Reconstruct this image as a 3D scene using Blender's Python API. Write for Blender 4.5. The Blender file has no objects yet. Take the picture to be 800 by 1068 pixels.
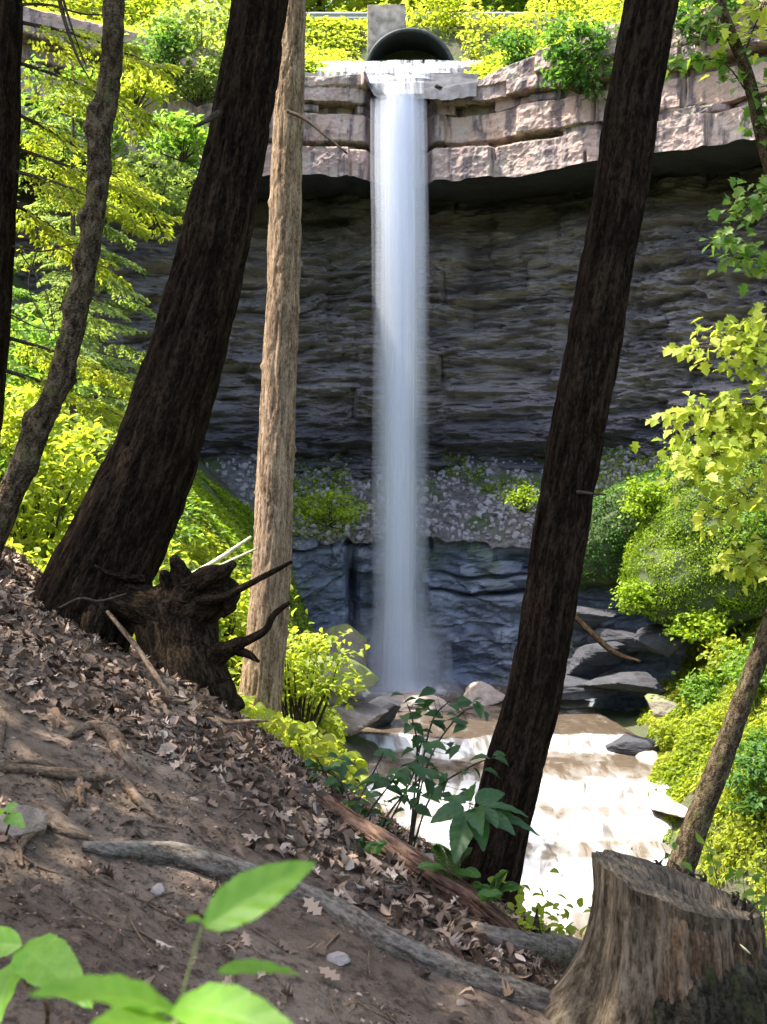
import bpy, math, random
import numpy as np
from mathutils import Vector

# ------------------------------------------------------------------ camera, sky, sun, exposure
SC = bpy.context.scene
COL = SC.collection
F, CX, CY = 1200.0, 400.0, 534.0            # focal length and centre in photo pixels (800 x 1068)
PITCH = math.radians(-3.05)
cam_d = bpy.data.cameras.new('camera')
cam_d.sensor_fit = 'VERTICAL'; cam_d.sensor_height = 36.0; cam_d.lens = F / 1068 * 36.0
cam_d.clip_start = 0.05; cam_d.clip_end = 2000
cam_d.dof.use_dof = True; cam_d.dof.focus_distance = 9.0; cam_d.dof.aperture_fstop = 8.0
cam = bpy.data.objects.new('camera', cam_d); COL.objects.link(cam)
cam.location = (0, 0, 0); cam.rotation_euler = (math.radians(90) + PITCH, 0, 0)
SC.camera = cam
SUN = Vector((-0.42, 0.0, 0.90)).normalized()
W = bpy.data.worlds.new('World'); SC.world = W; W.use_nodes = True
wn = W.node_tree; bg = wn.nodes['Background']
sky = wn.nodes.new('ShaderNodeTexSky'); sky.sky_type = 'NISHITA'; sky.sun_disc = False
sky.sun_elevation = math.asin(SUN.z); sky.sun_rotation = math.atan2(SUN.x, SUN.y)
sky.dust_density = 4.0; sky.ozone_density = 0.4; sky.altitude = 200
wn.links.new(sky.outputs[0], bg.inputs[0]); bg.inputs[1].default_value = 0.15
sd = bpy.data.lights.new('sun', 'SUN'); sd.energy = 3.4; sd.angle = math.radians(0.5); sd.color = (1.0, 0.95, 0.84)
so = bpy.data.objects.new('sun', sd); COL.objects.link(so); so.location = (-10, 10, 40)
so.rotation_euler = SUN.to_track_quat('Z', 'Y').to_euler()
SC.view_settings.view_transform = 'Standard'; SC.view_settings.look = 'None'
SC.view_settings.gamma = 1; SC.view_settings.use_curve_mapping = False
SC.view_settings.exposure = 2.15
SC.render.engine = 'CYCLES'
cy = SC.cycles
cy.use_denoising = True; cy.max_bounces = 7; cy.diffuse_bounces = 4; cy.glossy_bounces = 2
cy.transmission_bounces = 4; cy.transparent_max_bounces = 40
cy.caustics_reflective = False; cy.caustics_refractive = False; cy.sample_clamp_indirect = 6

# ------------------------------------------------------------------ noise
def _h(i, j, k, s):
    n = (i.astype(np.int64) * 374761393 + j.astype(np.int64) * 668265263 + k.astype(np.int64) * 2147483647 + s * 974711) & 0xffffffff
    n = ((n ^ (n >> 13)) * 1274126177) & 0xffffffff
    n = ((n ^ (n >> 15)) * 2246822519) & 0xffffffff
    return ((n ^ (n >> 16)) & 0xffffff) / float(0xffffff)

def hash1(a, s=0):
    a = np.asarray(np.floor(a)); z = np.zeros_like(a)
    return _h(a, z, z, s)

def noise3(x, y, z, s=0):
    x, y, z = np.broadcast_arrays(np.asarray(x, float), np.asarray(y, float), np.asarray(z, float))
    i, j, k = np.floor(x), np.floor(y), np.floor(z)
    fx, fy, fz = x - i, y - j, z - k
    fx, fy, fz = [f * f * f * (f * (f * 6 - 15) + 10) for f in (fx, fy, fz)]
    r = 0
    for a in (0, 1):
        for b in (0, 1):
            for c in (0, 1):
                w = (fx if a else 1 - fx) * (fy if b else 1 - fy) * (fz if c else 1 - fz)
                r = r + w * _h(i + a, j + b, k + c, s)
    return r * 2 - 1

def fbm(x, y, z, o=4, s=0):
    r = 0; a = 1.0; t = 0
    for q in range(o):
        f = 2.03 ** q
        r = r + a * noise3(np.asarray(x) * f, np.asarray(y) * f, np.asarray(z) * f, s + q * 17); t += a; a *= 0.5
    return r / t

def sstep(a, b, x):
    t = np.clip((np.asarray(x, float) - a) / (b - a), 0, 1); return t * t * (3 - 2 * t)

def smax(a, b, k=0.6):
    h = np.clip(0.5 + 0.5 * (a - b) / k, 0, 1); return b * (1 - h) + a * h + k * h * (1 - h)

# ------------------------------------------------------------------ pixel rays (used to lay objects out)
cp, sp = math.cos(PITCH), math.sin(PITCH)
def ray(px, py):
    x = (px - CX) / F; z = -(py - CY) / F
    return np.array([x, cp - z * sp, sp + z * cp])
def P(px, py, d):
    r = ray(px, py); return r * (d / r[1])

# ------------------------------------------------------------------ terrain functions
YS = np.array([-20, 6, 14, 19, 21.6, 22.3, 23.2, 23.4, 24.6, 24.8, 25.7, 25.9, 26.6, 27.7, 28.1, 40])
ZS = np.array([-12.2, -10.8, -10.0, -9.55, -9.3, -9.15, -8.75, -8.55, -8.35, -8.1, -7.9, -7.6, -7.42, -7.36, -7.03, -6.98])
def zs(y): return np.interp(y, YS, ZS)
def xc(y): return np.interp(y, [-20, 4, 10, 16, 20, 24, 28, 33, 40], [26, 16, 10, 6.3, 4.0, 3.0, 2.5, 1.4, 1.2])
def terrain(x, y, fine=True):
    x = np.asarray(x, float); y = np.asarray(y, float)
    s = (x - .5) * .69 + (y - 4.3) * .72
    s = s + 0.18 * noise3(x * 1.1, y * 1.1, 0, 5)
    sp_ = np.maximum(s + .16, 0)
    ex = 0.43 * (np.sqrt(sp_ ** 2 + .03) - .173) + 0.33 * np.maximum(sp_ - 4, 0)
    zf = -1.64 - .42 * x - ex
    zf = np.where(x < -4, zf + 0.12 * (x + 4), zf)
    zl = -7.2 + 1.05 * (-.6 - x)
    zl = np.where(x < -11, zl + .35 * (x + 11), zl)
    zl = zl + 0.45 * fbm(x * .5, y * .5, 2.2, 3, 31)
    zl = zl + 1.7 * sstep(22, 28, y) * (1 - sstep(-3.2, -1.7, x))
    zl = -16 + (zl + 16) * sstep(11, 17, y)
    st = zs(y)
    hw = np.interp(y, [0, 16, 20, 24, 28, 33], [3, 3, 3.1, 2.9, 4.0, 6.0])
    zr = st - .2 + 0.95 * (x - (xc(y) + hw)) + 0.35 * fbm(x * .6, y * .6, 7.2, 3, 41)
    zr = np.where(x > 14, np.minimum(zr, 7 + .3 * (x - 14)), zr)
    bed = st - .28 + .1 * fbm(x, y, .3, 3, 51)
    z = smax(smax(zf, zl, .5), smax(zr, bed, .4), .5)
    if fine:
        near = 1 - sstep(9, 15, y)
        z = z + near * (0.045 * fbm(x * 2.2, y * 2.2, .7, 4, 61) + 0.020 * fbm(x * 11, y * 11, .7, 4, 71))
        z = z + (1 - near) * .08 * fbm(x * 1.5, y * 1.5, .1, 3, 81)
    return z
def G(px, py, dmin=1.2, dmax=40, off=0.0):
    r = ray(px, py); r = r / r[1]
    d = np.arange(dmin, dmax, .01)
    below = r[2] * d < terrain(r[0] * d, d)
    k = int(np.argmax(below)) if below.any() else len(d) - 1
    p = r * d[k]; p[2] = terrain(p[0], p[1]) + off
    return p

# ------------------------------------------------------------------ object helpers
ROOT = {}
def tag(o, label=None, cat=None, group=None, kind=None):
    for k, v in (('label', label), ('category', cat), ('group', group), ('kind', kind)):
        if v: o[k] = v
    return o
def thing(name, label, cat, loc, group=None, kind=None):
    o = bpy.data.objects.new(name, None); COL.objects.link(o); o.empty_display_size = .2
    o.location = tuple(float(v) for v in loc); ROOT[o.name] = np.array(loc, float)
    return tag(o, label, cat, group, kind)
def mesh_obj(name, V, faces, mat, parent=None, loc=None, attrs=None, smooth=True):
    """faces: list of int arrays (M,3) or (M,4). V is in world space; it is stored relative to the thing's base."""
    V = np.asarray(V, float)
    if parent is not None: loc0 = ROOT[parent.name]
    else: loc0 = np.array(loc if loc is not None else (0, 0, 0), float)
    me = bpy.data.meshes.new(name)
    if not isinstance(faces, (list, tuple)): faces = [faces]
    faces = [np.asarray(f, np.int32) for f in faces if len(f)]
    idx = np.concatenate([f.ravel() for f in faces])
    tot = np.concatenate([np.full(len(f), f.shape[1], np.int32) for f in faces])
    start = np.concatenate([[0], np.cumsum(tot)[:-1]]).astype(np.int32)
    me.vertices.add(len(V)); me.loops.add(len(idx)); me.polygons.add(len(tot))
    me.vertices.foreach_set('co', (V - loc0).astype(np.float32).ravel())
    me.loops.foreach_set('vertex_index', idx)
    me.polygons.foreach_set('loop_start', start)
    try: me.polygons.foreach_set('loop_total', tot)
    except Exception: pass
    me.polygons.foreach_set('use_smooth', np.full(len(tot), smooth, bool))
    me.update(calc_edges=True)
    for k, a in (attrs or {}).items():
        a = np.asarray(a, np.float32)
        if a.ndim == 1: me.attributes.new(k, 'FLOAT', 'POINT').data.foreach_set('value', a)
        else: me.attributes.new(k, 'FLOAT_VECTOR', 'POINT').data.foreach_set('vector', a.ravel())
    me.materials.append(mat)
    o = bpy.data.objects.new(name, me); COL.objects.link(o)
    if parent is not None:
        o.parent = parent; ROOT[o.name] = loc0
    else:
        o.location = tuple(loc0); ROOT[o.name] = loc0
    return o
def grid_faces(nu, nv, wrap=False):
    i, j = np.meshgrid(np.arange(nu - 1), np.arange(nv if wrap else nv - 1), indexing='ij')
    j2 = (j + 1) % nv
    return np.stack([i * nv + j, i * nv + j2, (i + 1) * nv + j2, (i + 1) * nv + j], -1).reshape(-1, 4)
class Acc:
    """collects vertices and faces of several shapes of one part"""
    def __init__(s): s.V = []; s.F = {3: [], 4: []}; s.A = {}; s.n = 0
    def add(s, V, faces, **at):
        V = np.asarray(V, float)
        for f in (faces if isinstance(faces, (list, tuple)) else [faces]):
            f = np.asarray(f)
            if len(f): s.F[f.shape[1]].append(f + s.n)
        s.V.append(V); s.n += len(V)
        for k, a in at.items(): s.A.setdefault(k, []).append(np.asarray(a, float))
    def build(s, name, mat, parent=None, loc=None, smooth=True):
        fs = [np.concatenate(s.F[k]) for k in (3, 4) if s.F[k]]
        return mesh_obj(name, np.concatenate(s.V), fs, mat, parent, loc, {k: np.concatenate(a) for k, a in s.A.items()}, smooth)

def spline(pts, n):
    """Catmull-Rom through rows of pts (any columns), n samples"""
    p = np.asarray(pts, float)
    p = np.vstack([2 * p[0] - p[1], p, 2 * p[-1] - p[-2]])
    m = len(p) - 3
    t = np.linspace(0, m - 1e-9, n); k = t.astype(int); f = (t - k)[:, None]
    a, b, c, d = p[k], p[k + 1], p[k + 2], p[k + 3]
    return .5 * (2 * b + (c - a) * f + (2 * a - 5 * b + 4 * c - d) * f ** 2 + (3 * b - a - 3 * c + d) * f ** 3)

def tube(pts, n=24, seg=8, disp=None, cap=True):
    """pts rows x,y,z,r. Returns V, faces, bark attribute (cos*r, sin*r, length)"""
    q = spline(pts, n); c = q[:, :3]; r = np.maximum(q[:, 3], .0006)
    t = np.gradient(c, axis=0); t /= np.linalg.norm(t, axis=1)[:, None] + 1e-12
    up = np.array([0, 0, 1.0]) if abs(t[:, 2]).mean() < .8 else np.array([0, 1.0, 0])
    a = np.cross(t, up); a /= np.linalg.norm(a, axis=1)[:, None] + 1e-12
    b = np.cross(t, a)
    L = np.concatenate([[0], np.cumsum(np.linalg.norm(np.diff(c, axis=0), axis=1))])
    th = np.linspace(0, 2 * np.pi, seg, endpoint=False)
    ct, sn = np.cos(th), np.sin(th)
    bx = r[:, None] * ct; by = r[:, None] * sn; bl = np.repeat(L[:, None], seg, 1)
    dr = disp(bx, by, bl, r[:, None]) if disp is not None else 0
    rr = r[:, None] + dr
    V = c[:, None] + rr[..., None] * (a[:, None] * ct[None, :, None] + b[:, None] * sn[None, :, None])
    V = V.reshape(-1, 3); Fq = grid_faces(n, seg, True)
    bark = np.stack([bx, by, bl], -1).reshape(-1, 3)
    fs = [Fq]
    if cap:
        V = np.vstack([V, c[:1], c[-1:]]); m = n * seg
        j = np.arange(seg); j2 = (j + 1) % seg
        fs.append(np.vstack([np.stack([np.full(seg, m), j2, j], 1), np.stack([np.full(seg, m + 1), (n - 1) * seg + j, (n - 1) * seg + j2], 1)]))
        bark = np.vstack([bark, [[0, 0, 0]], [[0, 0, L[-1]]]])
    return V, fs, bark
def add_tube(acc, pts, n=24, seg=8, disp=None):
    V, fs, b = tube(pts, n, seg, disp); acc.add(V, fs, bark=b)

def bark_furrow(amp, freq=26, stretch=.13, seed=0):
    def f(bx, by, bl, r):
        w = .012 * noise3(bx * 9, by * 9, bl * 3, seed + 3) * 3
        n1 = 1 - np.abs(noise3((bx + w) * freq, (by + w) * freq, bl * freq * stretch, seed))
        n2 = 1 - np.abs(noise3((bx + w) * freq * 2.1, (by - w) * freq * 2.1, bl * freq * stretch * 2.6, seed + 9))
        n3 = fbm(bx * 4, by * 4, bl * 1.3, 3, seed + 5)
        return amp * (-1.15 * n1 ** 3 - .45 * n2 ** 2 + .7) + n3 * r * .10
    return f

# leaf templates: u along the midrib, v across, w off the plane; faces
T_SIMPLE = (np.array([(0, 0, 0), (.42, .5, .13), (1, 0, -.12), (.42, -.5, .13)]), np.array([(0, 2, 1), (0, 3, 2)]))
_lob = [(0, 0, 0), (.02, .30, .05), (.22, .26, .06), (.34, .56, .10), (.52, .24, .05), (.60, .34, .06), (1, 0, -.12),
        (.60, -.34, .06), (.52, -.24, .05), (.34, -.56, .10), (.22, -.26, .06), (.02, -.30, .05), (.38, 0, -.02)]
T_LOBED = (np.array(_lob), np.array([(12, (k + 1) % 12, k) for k in range(12)]))
_ov = [(0, 0, 0), (.18, .30, .10), (.42, .5, .15), (.72, .34, .06), (1, 0, -.18), (.72, -.34, .06), (.42, -.5, .15), (.18, -.30, .10), (.45, 0, 0), (.2, 0, .02), (.72, 0, -.06)]
T_OVATE = (np.array(_ov), np.array([(0, 9, 1), (9, 2, 1), (9, 8, 2), (8, 10, 2), (10, 3, 2), (10, 4, 3), (0, 7, 9), (9, 7, 6), (9, 6, 8), (8, 6, 10), (10, 6, 5), (10, 5, 4)]))
_ok = [(0, 0, 0), (.1, .10, .05), (.2, .34, .22), (.32, .16, .05), (.44, .46, .30), (.56, .18, .03), (.72, .36, .14), (.8, .12, -.02), (1, 0, -.1)]
_ok = _ok + [(u, -v, w * .5) for u, v, w in _ok[-2:0:-1]] + [(.35, 0, -.05), (.68, 0, -.03)]
T_OAK = (np.array(_ok), np.array([(16, k + 1, k) for k in range(0, 5)] + [(17, k + 1, k) for k in range(5, 11)] + [(17, 5, 16), (16, 11, 17)] + [(16, (k + 1) % 16, k) for k in range(11, 16)]))

def nrm(v): return v / (np.linalg.norm(v, axis=-1, keepdims=True) + 1e-9)
def leaf_cloud(C, axis, normal, L, Wd, T=T_SIMPLE, tint=None, rng=None, curl=None):
    """one mesh worth of leaves. C base points (N,3)"""
    N = len(C); tv, tf = T
    ax = nrm(axis); sd_ = nrm(np.cross(normal, ax)); nn = np.cross(ax, sd_)
    L = np.broadcast_to(L, (N,)); Wd = np.broadcast_to(Wd, (N,))
    cu = np.ones(N) if curl is None else curl
    V = C[:, None] + ax[:, None] * (tv[None, :, 0] * L[:, None])[..., None] + sd_[:, None] * (tv[None, :, 1] * Wd[:, None])[..., None] \
        + nn[:, None] * (tv[None, :, 2] * L[:, None] * cu[:, None])[..., None]
    m = len(tv)
    Fc = (tf[None] + (np.arange(N) * m)[:, None, None]).reshape(-1, tf.shape[1])
    if tint is None: tint = (rng or np.random.default_rng(1)).random(N)
    return V.reshape(-1, 3), Fc, np.repeat(tint, m)
def rand_dirs(rng, N): return nrm(rng.normal(size=(N, 3)))
def leaves_at(acc, C, size, rng, up=.8, T=T_SIMPLE, aspect=.55, droop=.25, tint=None, out=None):
    N = len(C)
    ax = rand_dirs(rng, N); ax[:, 2] = ax[:, 2] * .5 - droop
    if out is not None: ax = ax + out
    nr = rand_dirs(rng, N) * (1 - up) + np.array([0, 0, 1.0]) * up
    L = size * rng.uniform(.65, 1.3, N)
    V, Fc, t = leaf_cloud(C, ax, nr, L, L * aspect, T, tint, rng)
    acc.add(V, Fc, tint=t)
def crown_points(rng, c, rad, nclump, per, cr, shell=.45, flat=.5):
    """clumped leaf positions in an ellipsoid with gaps between the clumps"""
    d = rand_dirs(rng, nclump); r = shell + (1 - shell) * rng.random(nclump) ** .6
    K = np.array(c) + d * r[:, None] * np.array(rad)
    s = cr * rng.uniform(.5, 1.25, nclump)
    o = rng.normal(size=(nclump, per, 3)) * s[:, None, None] * np.array([1, 1, flat]) * .55
    return (K[:, None] + o).reshape(-1, 3), np.repeat(rng.random(nclump), per), K

# ------------------------------------------------------------------ materials
def mat(name):
    m = bpy.data.materials.new(name); m.use_nodes = True; nt = m.node_tree
    b = nt.nodes['Principled BSDF']; return m, nt, b
def nd(nt, typ, **kw):
    n = nt.nodes.new(typ)
    for k, v in kw.items(): setattr(n, k, v)
    return n
def link(nt, a, b): nt.links.new(a, b)
def coords(nt, attr=None, scale=(1, 1, 1)):
    if attr: s = nd(nt, 'ShaderNodeAttribute', attribute_name=attr).outputs['Vector']
    else: s = nd(nt, 'ShaderNodeNewGeometry').outputs['Position']
    mp = nd(nt, 'ShaderNodeMapping'); mp.inputs['Scale'].default_value = scale
    link(nt, s, mp.inputs[0]); return mp.outputs[0]
def noise_n(nt, vec, scale, detail=6, rough=.6, dist=0):
    n = nd(nt, 'ShaderNodeTexNoise'); n.inputs['Scale'].default_value = scale; n.inputs['Detail'].default_value = detail
    n.inputs['Roughness'].default_value = rough; n.inputs['Distortion'].default_value = dist
    link(nt, vec, n.inputs['Vector']); return n.outputs['Fac']
def ramp(nt, fac, stops, interp='LINEAR'):
    r = nd(nt, 'ShaderNodeValToRGB'); r.color_ramp.interpolation = interp
    e = r.color_ramp.elements
    while len(e) < len(stops): e.new(.5)
    for k, (p, c) in enumerate(stops):
        e[k].position = p; e[k].color = (*c, 1) if len(c) == 3 else c
    link(nt, fac, r.inputs[0]); return r.outputs[0]
def mixc(nt, fac, a, b, mode='MIX'):
    m = nd(nt, 'ShaderNodeMix', data_type='RGBA', blend_type=mode)
    if isinstance(fac, (int, float)): m.inputs[0].default_value = fac
    else: link(nt, fac, m.inputs[0])
    for i, v in ((6, a), (7, b)):
        if isinstance(v, tuple): m.inputs[i].default_value = (*v, 1)
        else: link(nt, v, m.inputs[i])
    return m.outputs[2]
def maprange(nt, v, a, b, c=0, d=1):
    m = nd(nt, 'ShaderNodeMapRange'); m.inputs[1].default_value = a; m.inputs[2].default_value = b
    m.inputs[3].default_value = c; m.inputs[4].default_value = d; link(nt, v, m.inputs[0]); return m.outputs[0]
def bump(nt, b, h, strength=.5, dist=.02):
    n = nd(nt, 'ShaderNodeBump'); n.inputs['Strength'].default_value = strength; n.inputs['Distance'].default_value = dist
    link(nt, h, n.inputs['Height']); link(nt, n.outputs[0], b.inputs['Normal'])
def bark_mat(name, dark, mid, light, rough=.9, fz=.14, moss=None, fs=1.0):
    """stringy bark: long fibres broken by finer flakes, with lighter weathered ridges"""
    m, nt, b = mat(name)
    n1 = noise_n(nt, coords(nt, 'bark', (1, 1, fz)), 30 * fs, 3, .55, .5); n0 = noise_n(nt, coords(nt, 'bark', (1, 1, fz * 2.4)), 85 * fs, 5, .7)
    n2 = noise_n(nt, coords(nt, 'bark', (1, 1, .5)), 5, 4, .6); n3 = noise_n(nt, coords(nt, 'bark', (1, 1, .7)), 70 * fs, 5, .7)
    a = nd(nt, 'ShaderNodeMath', operation='MULTIPLY_ADD'); link(nt, n0, a.inputs[0]); a.inputs[1].default_value = .55; link(nt, maprange(nt, n1, 0, 1, 0, .45), a.inputs[2])
    c = ramp(nt, a.outputs[0], [(.40, dark), (.49, mid), (.60, light)])
    c = mixc(nt, maprange(nt, n2, .45, .75, 0, .55), c, tuple(x * .5 for x in mid))
    c = mixc(nt, maprange(nt, n3, .55, .75, 0, .6), c, tuple(x * 1.1 for x in light))
    if moss: c = mixc(nt, maprange(nt, noise_n(nt, coords(nt, 'bark', (1, 1, .6)), 9, 5, .7), .55, .7), c, moss)
    link(nt, c, b.inputs['Base Color']); b.inputs['Roughness'].default_value = rough; b.inputs['Specular IOR Level'].default_value = .04
    bump(nt, b, a.outputs[0], 1.0, .02); return m
def leaf_mat(name, a, b_, c, trans=.5, tr_col=None, rough=.5):
    m, nt, b = mat(name)
    t = nd(nt, 'ShaderNodeAttribute', attribute_name='tint').outputs['Fac']
    col = ramp(nt, t, [(0, a), (.5, b_), (1, c)])
    link(nt, col, b.inputs['Base Color']); b.inputs['Roughness'].default_value = rough; b.inputs['Specular IOR Level'].default_value = .3
    tr = nd(nt, 'ShaderNodeBsdfTranslucent'); tc = mixc(nt, 1.0, col, tr_col or (2.1, 2.0, 1.1), 'MULTIPLY')
    link(nt, tc, tr.inputs[0])
    mx = nd(nt, 'ShaderNodeMixShader'); mx.inputs[0].default_value = trans
    link(nt, b.outputs[0], mx.inputs[1]); link(nt, tr.outputs[0], mx.inputs[2])
    link(nt, mx.outputs[0], nt.nodes['Material Output'].inputs[0]); return m
def plain(name, col, rough=.7, spec=.3, metal=0, var=.25, scale=12):
    m, nt, b = mat(name); n = noise_n(nt, coords(nt), scale, 5, .6)
    c = ramp(nt, n, [(.3, tuple(x * (1 - var) for x in col)), (.7, tuple(min(1, x * (1 + var)) for x in col))])
    link(nt, c, b.inputs['Base Color']); b.inputs['Roughness'].default_value = rough; b.inputs['Specular IOR Level'].default_value = spec
    b.inputs['Metallic'].default_value = metal; bump(nt, b, n, .4, .01); return m

M = {}
M['bark_dark'] = bark_mat('bark_dark', (.003, .002, .0013), (.011, .0070, .0045), (.038, .0245, .0155))
M['bark_light'] = bark_mat('bark_light', (.075, .048, .030), (.235, .160, .105), (.42, .305, .21))
M['bark_grey'] = bark_mat('bark_grey', (.012, .008, .005), (.055, .039, .024), (.17, .13, .082), fz=.5, moss=(.09, .10, .03))
M['bark_far'] = bark_mat('bark_far', (.05, .04, .03), (.12, .095, .07), (.2, .165, .13))
M['root_grey'] = bark_mat('root_grey', (.045, .036, .028), (.13, .106, .084), (.25, .212, .175), fz=.2)
M['root_brown'] = bark_mat('root_brown', (.045, .029, .018), (.15, .10, .066), (.28, .205, .14), fz=.2)
M['root_black'] = bark_mat('root_black', (.004, .003, .002), (.015, .010, .006), (.055, .036, .022), fz=.25)
M['log_red'] = bark_mat('log_red', (.02, .010, .007), (.105, .058, .038), (.24, .15, .105), fz=.06)
M['twig'] = bark_mat('twig', (.02, .015, .012), (.06, .045, .035), (.12, .095, .07), fz=.3)
M['stick_pale'] = bark_mat('stick_pale', (.35, .32, .18), (.5, .47, .3), (.62, .6, .4), fz=.3)
M['leaf_gold'] = leaf_mat('leaf_gold', (.14, .205, .020), (.225, .28, .030), (.34, .365, .065), .58)
M['leaf_lime'] = leaf_mat('leaf_lime', (.065, .15, .022), (.115, .21, .034), (.20, .285, .055), .55)
M['leaf_mid'] = leaf_mat('leaf_mid', (.03, .085, .018), (.055, .13, .025), (.09, .175, .03), .45)
M['leaf_dark'] = leaf_mat('leaf_dark', (.018, .05, .014), (.03, .075, .022), (.05, .105, .03), .35)
M['leaf_hemlock'] = leaf_mat('leaf_hemlock', (.10, .155, .05), (.16, .225, .07), (.24, .30, .10), .5)
M['leaf_pale'] = leaf_mat('leaf_pale', (.20, .27, .025), (.30, .36, .04), (.44, .47, .09), .55)
M['leaf_moss'] = leaf_mat('leaf_moss', (.11, .19, .012), (.19, .285, .017), (.29, .375, .035), .42)

def m_ground():
    m, nt, b = mat('ground_soil'); v = coords(nt)
    n1 = noise_n(nt, v, 1.6, 6, .62); n2 = noise_n(nt, v, 17, 8, .72); n3 = noise_n(nt, v, 60, 5, .7)
    c = ramp(nt, n1, [(.3, (.11, .074, .051)), (.5, (.205, .146, .105)), (.7, (.32, .24, .18))])
    c = mixc(nt, maprange(nt, n2, .48, .62, 0, .85), c, (.055, .038, .027))
    c = mixc(nt, maprange(nt, n3, .6, .72, 0, .6), c, (.30, .25, .21))
    link(nt, c, b.inputs['Base Color']); b.inputs['Roughness'].default_value = .95; b.inputs['Specular IOR Level'].default_value = .15
    h = nd(nt, 'ShaderNodeMath', operation='ADD'); link(nt, n2, h.inputs[0]); link(nt, n3, h.inputs[1])
    bump(nt, b, h.outputs[0], .9, .03); return m
M['ground'] = m_ground()
def m_gorge():
    m, nt, b = mat('gorge_soil'); v = coords(nt)
    n1 = noise_n(nt, v, .9, 6, .65); n2 = noise_n(nt, v, 9, 8, .7)
    c = ramp(nt, n1, [(.35, (.07, .055, .04)), (.5, (.06, .085, .025)), (.65, (.09, .12, .03))])
    c = mixc(nt, maprange(nt, n2, .5, .7, 0, .8), c, (.13, .11, .09))
    link(nt, c, b.inputs['Base Color']); b.inputs['Roughness'].default_value = .95; bump(nt, b, n2, 1, .08); return m
M['gorge'] = m_gorge()
def m_cap():
    m, nt, b = mat('capstone_rock'); v = coords(nt)
    blk = nd(nt, 'ShaderNodeAttribute', attribute_name='block').outputs['Fac']
    n1 = noise_n(nt, v, 1.3, 6, .65); n2 = noise_n(nt, coords(nt, None, (1, 1, .16)), 3.4, 6, .6); n3 = noise_n(nt, v, 14, 8, .7)
    c = ramp(nt, blk, [(0, (.30, .215, .19)), (.3, (.44, .295, .25)), (.6, (.37, .265, .23)), (.8, (.48, .32, .24)), (1, (.29, .225, .205))])
    c = mixc(nt, maprange(nt, n1, .45, .65, 0, .7), c, (.44, .37, .32))
    c = mixc(nt, maprange(nt, n2, .49, .60, 0, .85), c, (.085, .068, .08))
    c = mixc(nt, maprange(nt, n3, .55, .75, 0, .6), c, (.16, .13, .12))
    gn = nd(nt, 'ShaderNodeNewGeometry'); sx = nd(nt, 'ShaderNodeSeparateXYZ'); link(nt, gn.outputs['Normal'], sx.inputs[0])
    mo = nd(nt, 'ShaderNodeMath', operation='MULTIPLY'); link(nt, maprange(nt, sx.outputs[2], .5, .9), mo.inputs[0]); link(nt, maprange(nt, n1, .4, .55), mo.inputs[1])
    c = mixc(nt, mo.outputs[0], c, (.07, .10, .03))
    link(nt, c, b.inputs['Base Color']); b.inputs['Roughness'].default_value = .85; bump(nt, b, n3, .9, .06); return m
M['cap'] = m_cap()
def m_shale():
    m, nt, b = mat('shale_rock')
    n1 = noise_n(nt, coords(nt, None, (.5, .5, 4.2)), 1.5, 10, .72, .35); n2 = noise_n(nt, coords(nt), .5, 5, .6)
    n3 = noise_n(nt, coords(nt, None, (1.6, 1.6, 9)), 2.6, 9, .75, .2); n4 = noise_n(nt, coords(nt, None, (1, 1, 22)), 1.3, 6, .7)
    c = ramp(nt, n1, [(.22, (.075, .066, .080)), (.36, (.23, .20, .222)), (.50, (.41, .355, .36)), (.68, (.58, .51, .49))])
    c = mixc(nt, maprange(nt, n2, .50, .68, 0, .6), c, (.085, .078, .118))
    c = mixc(nt, maprange(nt, n3, .53, .60, 0, .6), c, (.36, .305, .29))
    c = mixc(nt, maprange(nt, n4, .60, .65, 0, .55), c, (.035, .032, .038))
    # darker, bluer beds at the foot; overhang shade painted under the cap rock
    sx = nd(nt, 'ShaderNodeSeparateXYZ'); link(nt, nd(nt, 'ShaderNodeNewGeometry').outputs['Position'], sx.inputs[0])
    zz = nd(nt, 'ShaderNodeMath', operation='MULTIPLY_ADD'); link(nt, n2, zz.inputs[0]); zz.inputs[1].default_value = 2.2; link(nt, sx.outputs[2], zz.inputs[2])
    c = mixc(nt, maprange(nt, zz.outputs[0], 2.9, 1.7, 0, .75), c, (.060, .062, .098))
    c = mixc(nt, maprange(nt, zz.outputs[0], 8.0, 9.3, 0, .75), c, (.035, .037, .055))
    link(nt, c, b.inputs['Base Color']); b.inputs['Roughness'].default_value = .8
    h = nd(nt, 'ShaderNodeMath', operation='ADD'); link(nt, n3, h.inputs[0]); link(nt, n4, h.inputs[1]); bump(nt, b, h.outputs[0], 1, .12); return m
M['shale'] = m_shale()
def m_talus():
    m, nt, b = mat('talus_rock'); v = coords(nt)
    n1 = noise_n(nt, v, .55, 5, .65); n2 = noise_n(nt, v, 6, 8, .7)
    c = ramp(nt, n2, [(.35, (.06, .055, .06)), (.55, (.15, .135, .14)), (.72, (.27, .245, .245))])
    c = mixc(nt, maprange(nt, n1, .50, .60, 0, .9), c, (.045, .085, .018))
    link(nt, c, b.inputs['Base Color']); b.inputs['Roughness'].default_value = .9; bump(nt, b, n2, 1, .12); return m
M['talus'] = m_talus()
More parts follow.
